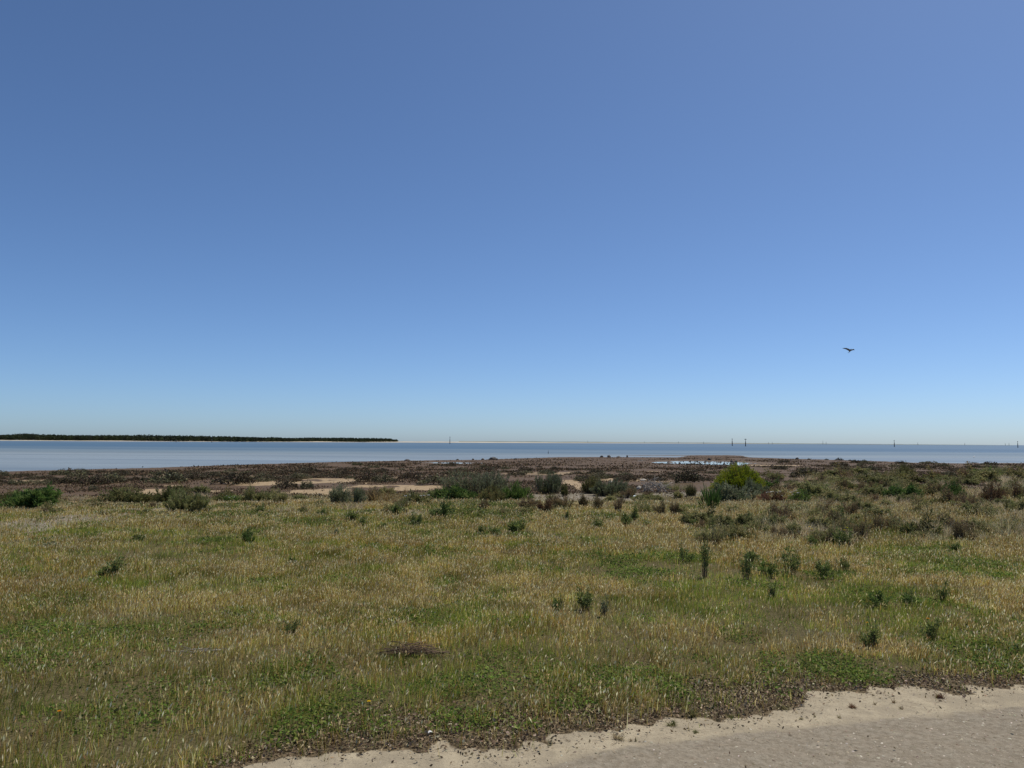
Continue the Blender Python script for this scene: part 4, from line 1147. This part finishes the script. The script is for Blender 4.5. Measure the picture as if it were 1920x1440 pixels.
def bird():
    """a gull in flight with both wings raised, one continuous body"""
    a = Acc(); dk = (.06, .065, .075)
    # body from tail to beak along +X
    a.tube([(-.24, 0, .03), (-.16, 0, .015), (-.05, 0, 0), (.06, 0, -.01), (.14, 0, .0), (.17, 0, .012), (.205, 0, .012), (.235, 0, .004), (.265, 0, -.004)],
           [.018, .040, .062, .062, .045, .036, .036, .016, .004], dk, 10)
    for s in (-1, 1):      # wings: root, elbow, wrist, tip; each a thick plate of chord c
        sec = [((.0, .03, .02), .25, .026), ((.04, .20, .09), .24, .022), ((.03, .38, .19), .20, .018), ((-.03, .54, .28), .14, .013), ((-.10, .66, .34), .05, .008)]
        V = []; Q = []
        for (px_, py_, pz_), c, t in sec:
            V += [(px_ + c * .5, s * py_, pz_), (px_ + c * .1, s * py_, pz_ + t), (px_ - c * .5, s * py_, pz_ + t * .2), (px_ + c * .1, s * py_, pz_ - t)]
        for k in range(len(sec) - 1):
            for j in range(4):
                f = (k * 4 + j, k * 4 + (j + 1) % 4, (k + 1) * 4 + (j + 1) % 4, (k + 1) * 4 + j)
                Q.append(f if s > 0 else f[::-1])
        Q.append((3, 2, 1, 0) if s > 0 else (0, 1, 2, 3)); n = (len(sec) - 1) * 4
        Q.append((n, n + 1, n + 2, n + 3) if s > 0 else (n + 3, n + 2, n + 1, n))
        a.add(V, Q, None, dk)
    for s in (-1, 1):      # forked tail
        a.add([(-.20, s * .005, .035), (-.22, s * .03, .03), (-.37, s * .075, .05), (-.36, s * .04, .055), (-.20, s * .005, .018), (-.22, s * .03, .018), (-.37, s * .075, .044), (-.36, s * .04, .047)],
              [(0, 1, 2, 3), (7, 6, 5, 4), (0, 4, 5, 1), (1, 5, 6, 2), (2, 6, 7, 3), (3, 7, 4, 0)], None, dk)
    m, nt, out = new_mat('gull_feathers')
    tc = N(nt, 'ShaderNodeNewGeometry'); tcx = N(nt, 'ShaderNodeTexCoord')
    sp = N(nt, 'ShaderNodeSeparateXYZ'); nt.links.new(tcx.outputs['Object'], sp.inputs[0])
    wing = math_(nt, 'ABSOLUTE', sp.outputs[1])
    c = ramp(nt, wing, [(.0, (.26, .25, .22)), (.3, (.24, .24, .235)), (.55, (.10, .10, .11)), (.66, (.03, .03, .035))])
    c = mixc(nt, math_(nt, 'MULTIPLY', noise(nt, tcx.outputs['Object'], 40), .5), c, (.10, .10, .105))
    p = N(nt, 'ShaderNodeBsdfPrincipled', inp={'Roughness': .7}); nt.links.new(c, p.inputs['Base Color']); nt.links.new(p.outputs[0], out.inputs[0])
    o = obj('bird', a.mesh('bird', m, True))
    rm = o.modifiers.new('fuse', 'REMESH'); rm.mode = 'VOXEL'; rm.voxel_size = .008; rm.use_smooth_shade = True
    D = 42.0
    v = ray(1594, 657.5); t = D / v[1]
    o.location = (v[0] * t, v[1] * t, CAM_Z + v[2] * t)
    o.rotation_euler = (R(-8), R(-42), R(-74)); o.scale = (.54, .54, .54)
    tag(o, 'dark gull flying with raised wings above the sea on the right', 'bird')
bird()

def water_bird():
    a = Acc()
    a.tube([(-.30, 0, .16), (-.2, 0, .14), (0, 0, .12), (.18, 0, .12), (.28, 0, .18), (.31, 0, .32), (.35, 0, .36), (.46, 0, .34)], [.02, .10, .17, .13, .06, .045, .06, .012], (.8, .8, .8), 10)
    o = obj('water_bird', a.mesh('water_bird', M_SHELL, True))
    x, y = on_plane(1826, 857.5, SEA_Z); o.location = (x, y, SEA_Z - .04); o.scale = (.8, .8, .8); o.rotation_euler = (0, 0, R(20))
    tag(o, 'small white waterbird floating on the shallows at the right', 'bird')
water_bird()

def twig_heap(name, px, py, w, h, n, mat, lab, cat, rad, dirx=None):
    x, y = P(px, py); k = y / F_PX; wm, hm = w * k, h * k
    a = Acc()
    for i in range(n):
        cx = random.uniform(-.4, .4) * wm; cy = random.uniform(-.3, .3) * wm * .5
        an = random.gauss(0, .5) if dirx is not None else random.uniform(0, 6.28)
        an += (dirx or 0) + (math.pi if random.random() < .5 else 0)
        L = random.uniform(.35, .8) * wm
        e = hm * (1 - (2 * cx / wm) ** 2 * .6)
        z0 = random.uniform(0, e); dz = random.uniform(-.5, .5) * e
        u = np.array([math.cos(an), math.sin(an) * .7, 0]) * L * .5
        p0 = np.array([cx, cy, max(.01, z0 - dz)]) - u; p2 = np.array([cx, cy, max(.01, z0 + dz)]) + u
        p1 = (p0 + p2) / 2 + np.array([random.gauss(0, .06) * wm, random.gauss(0, .04) * wm, random.uniform(0, .35) * hm])
        p1[2] = max(p1[2], .01)
        r0 = rad * random.uniform(.6, 1.5)
        a.tube(curve_pts(p0, p1, p2, 5), np.linspace(r0, r0 * .35, 5), (.2, .2, .2), 5)
    o = obj(name, a.mesh(name, mat)); o.location = (x, y, hz(x, y))
    tag(o, lab, cat)
twig_heap('driftwood_heap', 1228, 923, 50, 22, 70, M_GREYWOOD, 'heap of bleached grey driftwood branches right of the blue sheet', 'driftwood', .012)
twig_heap('dead_branch', 772, 1228, 100, 17, 90, M_TWIG, 'brown dead brushwood branch lying in the near grass', 'branch', .0022, .15)
twig_heap('dead_branch', 372, 1222, 80, 5, 12, M_GREYWOOD, 'thin pale fallen stick on the left lawn below the green weeds', 'branch', .0025, .1)
rk = Acc(); V_, Q_, T_ = rock_mesh(9, .6); rk.add(V_, Q_, T_, (.5, .5, .5))
st_me = rk.mesh('stone', M_STONE)
def stone(px, py, w, lab, me=st_me, name='stone', cat='stone', hk=1.0):
    x, y = P(px, py); o = obj(name, me); s = w * y / F_PX
    o.location = (x, y, hz(x, y)); o.scale = (s, s * .7, s * hk); o.rotation_euler = (0, 0, random.uniform(-.5, .5)); tag(o, lab, cat)
stone(1198, 918, 13, 'pale rounded stone at the left of the driftwood heap')
stone(1400, 1088, 8, 'small pale stone at the foot of the bare footed weed')
stone(1145, 905, 12, 'pale low stone behind the grey shrubs right of the gap', hk=.6)
stone(1206, 901, 16, 'flat pale stone on the flat behind the driftwood', hk=.4)

# a curved shell on the leaf litter
def shell():
    V = []; Q = []; n = 9
    for j in range(5):
        for i in range(n):
            u = i / (n - 1) * math.pi; v = j / 4
            V.append((.5 * math.cos(u) * (1 - .25 * v), -.3 + .7 * v * math.sin(u), .28 * math.sin(u) * math.sin(v * math.pi * .85 + .2)))
    for j in range(4):
        for i in range(n - 1):
            Q.append((j * n + i, j * n + i + 1, (j + 1) * n + i + 1, (j + 1) * n + i))
    me = make_mesh('shell', V, Q, mat=M_SHELL, smooth=True)
    x, y = P(806, 1378); o = obj('shell', me); s = 11 * y / F_PX
    o.location = (x, y, hz(x, y) + .012); o.scale = (s, s, s); o.rotation_euler = (.2, .1, .5)
    so = o.modifiers.new('thick', 'SOLIDIFY'); so.thickness = .04
    tag(o, 'white curved shell lying on the brown leaf litter', 'shell')
shell()

def plastic():
    n, m_ = 22, 10
    V = []; Q = []
    for j in range(m_):
        for i in range(n):
            u, v = i / (n - 1) - .5, j / (m_ - 1) - .5
            V.append((u, v * .5 * (1 - .5 * u), .03 + .16 * float(fbm(u * 5 + 3, v * 5, 151, 3)) - .03))
    for j in range(m_ - 1):
        for i in range(n - 1):
            Q.append((j * n + i, j * n + i + 1, (j + 1) * n + i + 1, (j + 1) * n + i))
    m, nt, out = new_mat('pale_blue_plastic')
    tc = N(nt, 'ShaderNodeTexCoord')
    c = mixc(nt, ramp(nt, noise(nt, tc.outputs['Object'], 3.5), [(.45, 0.0), (.55, 1.0)]), (.16, .36, .62), (.62, .70, .76))
    p = N(nt, 'ShaderNodeBsdfPrincipled', inp={'Roughness': .4}); nt.links.new(c, p.inputs['Base Color']); nt.links.new(p.outputs[0], out.inputs[0])
    o = obj('plastic_sheet', make_mesh('plastic_sheet', V, Q, mat=m, smooth=True))
    x, y = P(1178, 933); s = 30 * y / F_PX
    o.location = (x, y, hz(x, y) + .02); o.scale = (s, s, s); o.rotation_euler = (0, 0, -.1)
    so = o.modifiers.new('thick', 'SOLIDIFY'); so.thickness = .01
    tag(o, 'crumpled pale blue plastic sheet in front of the grey green shrubs', 'plastic sheet')
plastic()

# yellow flowers in the near grass, and small plants on the sandy verge
def lone_flower(px, py, size, colr, stem_h, lab):
    x, y = P(px, py)
    r = bpy.data.objects.new('wild_flower', None); COL.objects.link(r); r.location = (x, y, hz(x, y))
    a = Acc(); m = 13
    for ring, q in ((1.0, .15), (.7, .5)):
        t = np.arange(m) * 2 * math.pi / m + ring
        a.kites(np.repeat(np.array([[0, 0, stem_h]]), m, 0), np.stack([np.cos(t), np.sin(t), np.full(m, q)], 1), size * ring, size * .42, np.repeat(np.array([colr]), m, 0), 0, .65)
    obj('petals', a.mesh('petals', M_LEAF), r)
    a = Acc(); a.tube(curve_pts(np.array([.01, 0, 0]), np.array([.005, 0, stem_h * .5]), np.array([0, 0, stem_h]), 5), [.0016] * 5, (.08, .12, .03), 5)
    obj('stem', a.mesh('stem', M_LEAF), r)
    tag(r, lab, 'flower', 'yellow and orange flowers in the near grass')
lone_flower(691, 1352, .013, (.80, .62, .02), .11, 'single bright yellow flower in the near grass below the dead branch')
lone_flower(110, 1368, .013, (.75, .36, .02), .10, 'single orange flower in the near grass at the left')
lone_flower(1627, 1192, .014, (.78, .40, .02), .11, 'single orange flower on the near right lawn')

verge_plants = [(1160, 1386, 30, 24, 'pale', 'tuft', 'purplish twiggy seedling, the biggest on the sandy verge'), (1030, 1402, 24, 20, 'pale', 'reed', 'pale dry tuft at the left of the sandy verge'),
                (1258, 1360, 28, 14, 'olive', 'tuft', 'olive grass tuft at the upper rim of the sandy verge'), (1195, 1392, 36, 12, 'brown', 'reed', 'thin sprawling twigs right of the biggest seedling'),
                (1467, 1330, 36, 22, 'olive', 'tuft', 'brown olive tussock hanging over the sandy verge'), (1597, 1327, 20, 14, 'red', 'tuft', 'small reddish tuft in the middle of the right verge'),
                (1766, 1310, 30, 16, 'red', 'tuft', 'reddish tuft casting a shadow on the right verge'), (1573, 1347, 10, 12, 'brown', 'weed', 'tiny twig tuft on the right verge near the road'),
                (1675, 1318, 5, 16, 'red', 'weed', 'thin reddish sprout standing alone on the right verge'), (1527, 1345, 4, 11, 'brown', 'reed', 'single dry stalk on the verge left of the tiny twig tuft'),
                (1640, 1321, 8, 8, 'brown', 'weed', 'low brown sprig right of the small reddish tuft'), (1502, 1349, 8, 8, 'pale', 'tuft', 'tiny pale tuft at the road edge'), (1305, 1374, 22, 9, 'olive', 'tuft', 'flat olive tuft at the road edge'),
                (1370, 1346, 30, 14, 'olive', 'tuft', 'dark olive tuft on the rim of the verge left of the brown tussock'), (1095, 1362, 60, 22, 'olive', 'tuft', 'wide grass cushion overhanging the verge'),
                (1690, 1330, 8, 8, 'brown', 'weed', 'small dark sprig below the thin reddish sprout'), (1300, 1345, 30, 26, 'olive', 'tuft', 'upright olive tuft in the leaf litter'), (1735, 1308, 5, 9, 'brown', 'reed', 'short dry stub left of the shadowed reddish tuft')]
for px, py, w, h, pal, kind, lab in verge_plants:
    if kind == 'weed' and w < 15: kind, dn, w, h = 'tuft', .14, w * 1.3, h * 1.3
    else: dn = {'reed': .3, 'weed': .3, 'tuft': .8}[kind]
    place_plant('verge_tuft', kind, pal, px, py, w, h, lab, 'tuft', 'small plants on the sandy verge', dens=dn, leaf_k=1.2 if kind != 'reed' else .7)

def twig_litter():
    """short dry twigs and stalks strewn over the verge and the leaf bed"""
    a = Acc()
    pt = field_points(900, 3.2, 8, lambda x, y: np.clip((np.abs(verge_d(x, y)) < .45) * .6 + (verge_d(x, y) < 0) * (road_d(x, y) > 0) * .5, 0, 1))
    x, y = pt[:, 0], pt[:, 1]; n = len(x)
    B = np.stack([x, y, H(x, y) + .004], 1)
    D = np.stack([rng.normal(size=n), rng.normal(size=n), np.abs(rng.normal(size=n)) * .25], 1)
    a.blades(B, D, rng.uniform(.015, .07, n), rng.uniform(.0016, .004, n), pick([(.16, .11, .065, 3), (.30, .23, .14, 2), (.09, .06, .04, 3)], n, .15), .1)
    tag(obj('twig_litter', a.mesh('twig_litter', M_LITTER)), 'short dry twigs strewn over the sandy verge', 'twigs', kind='stuff')
twig_litter()
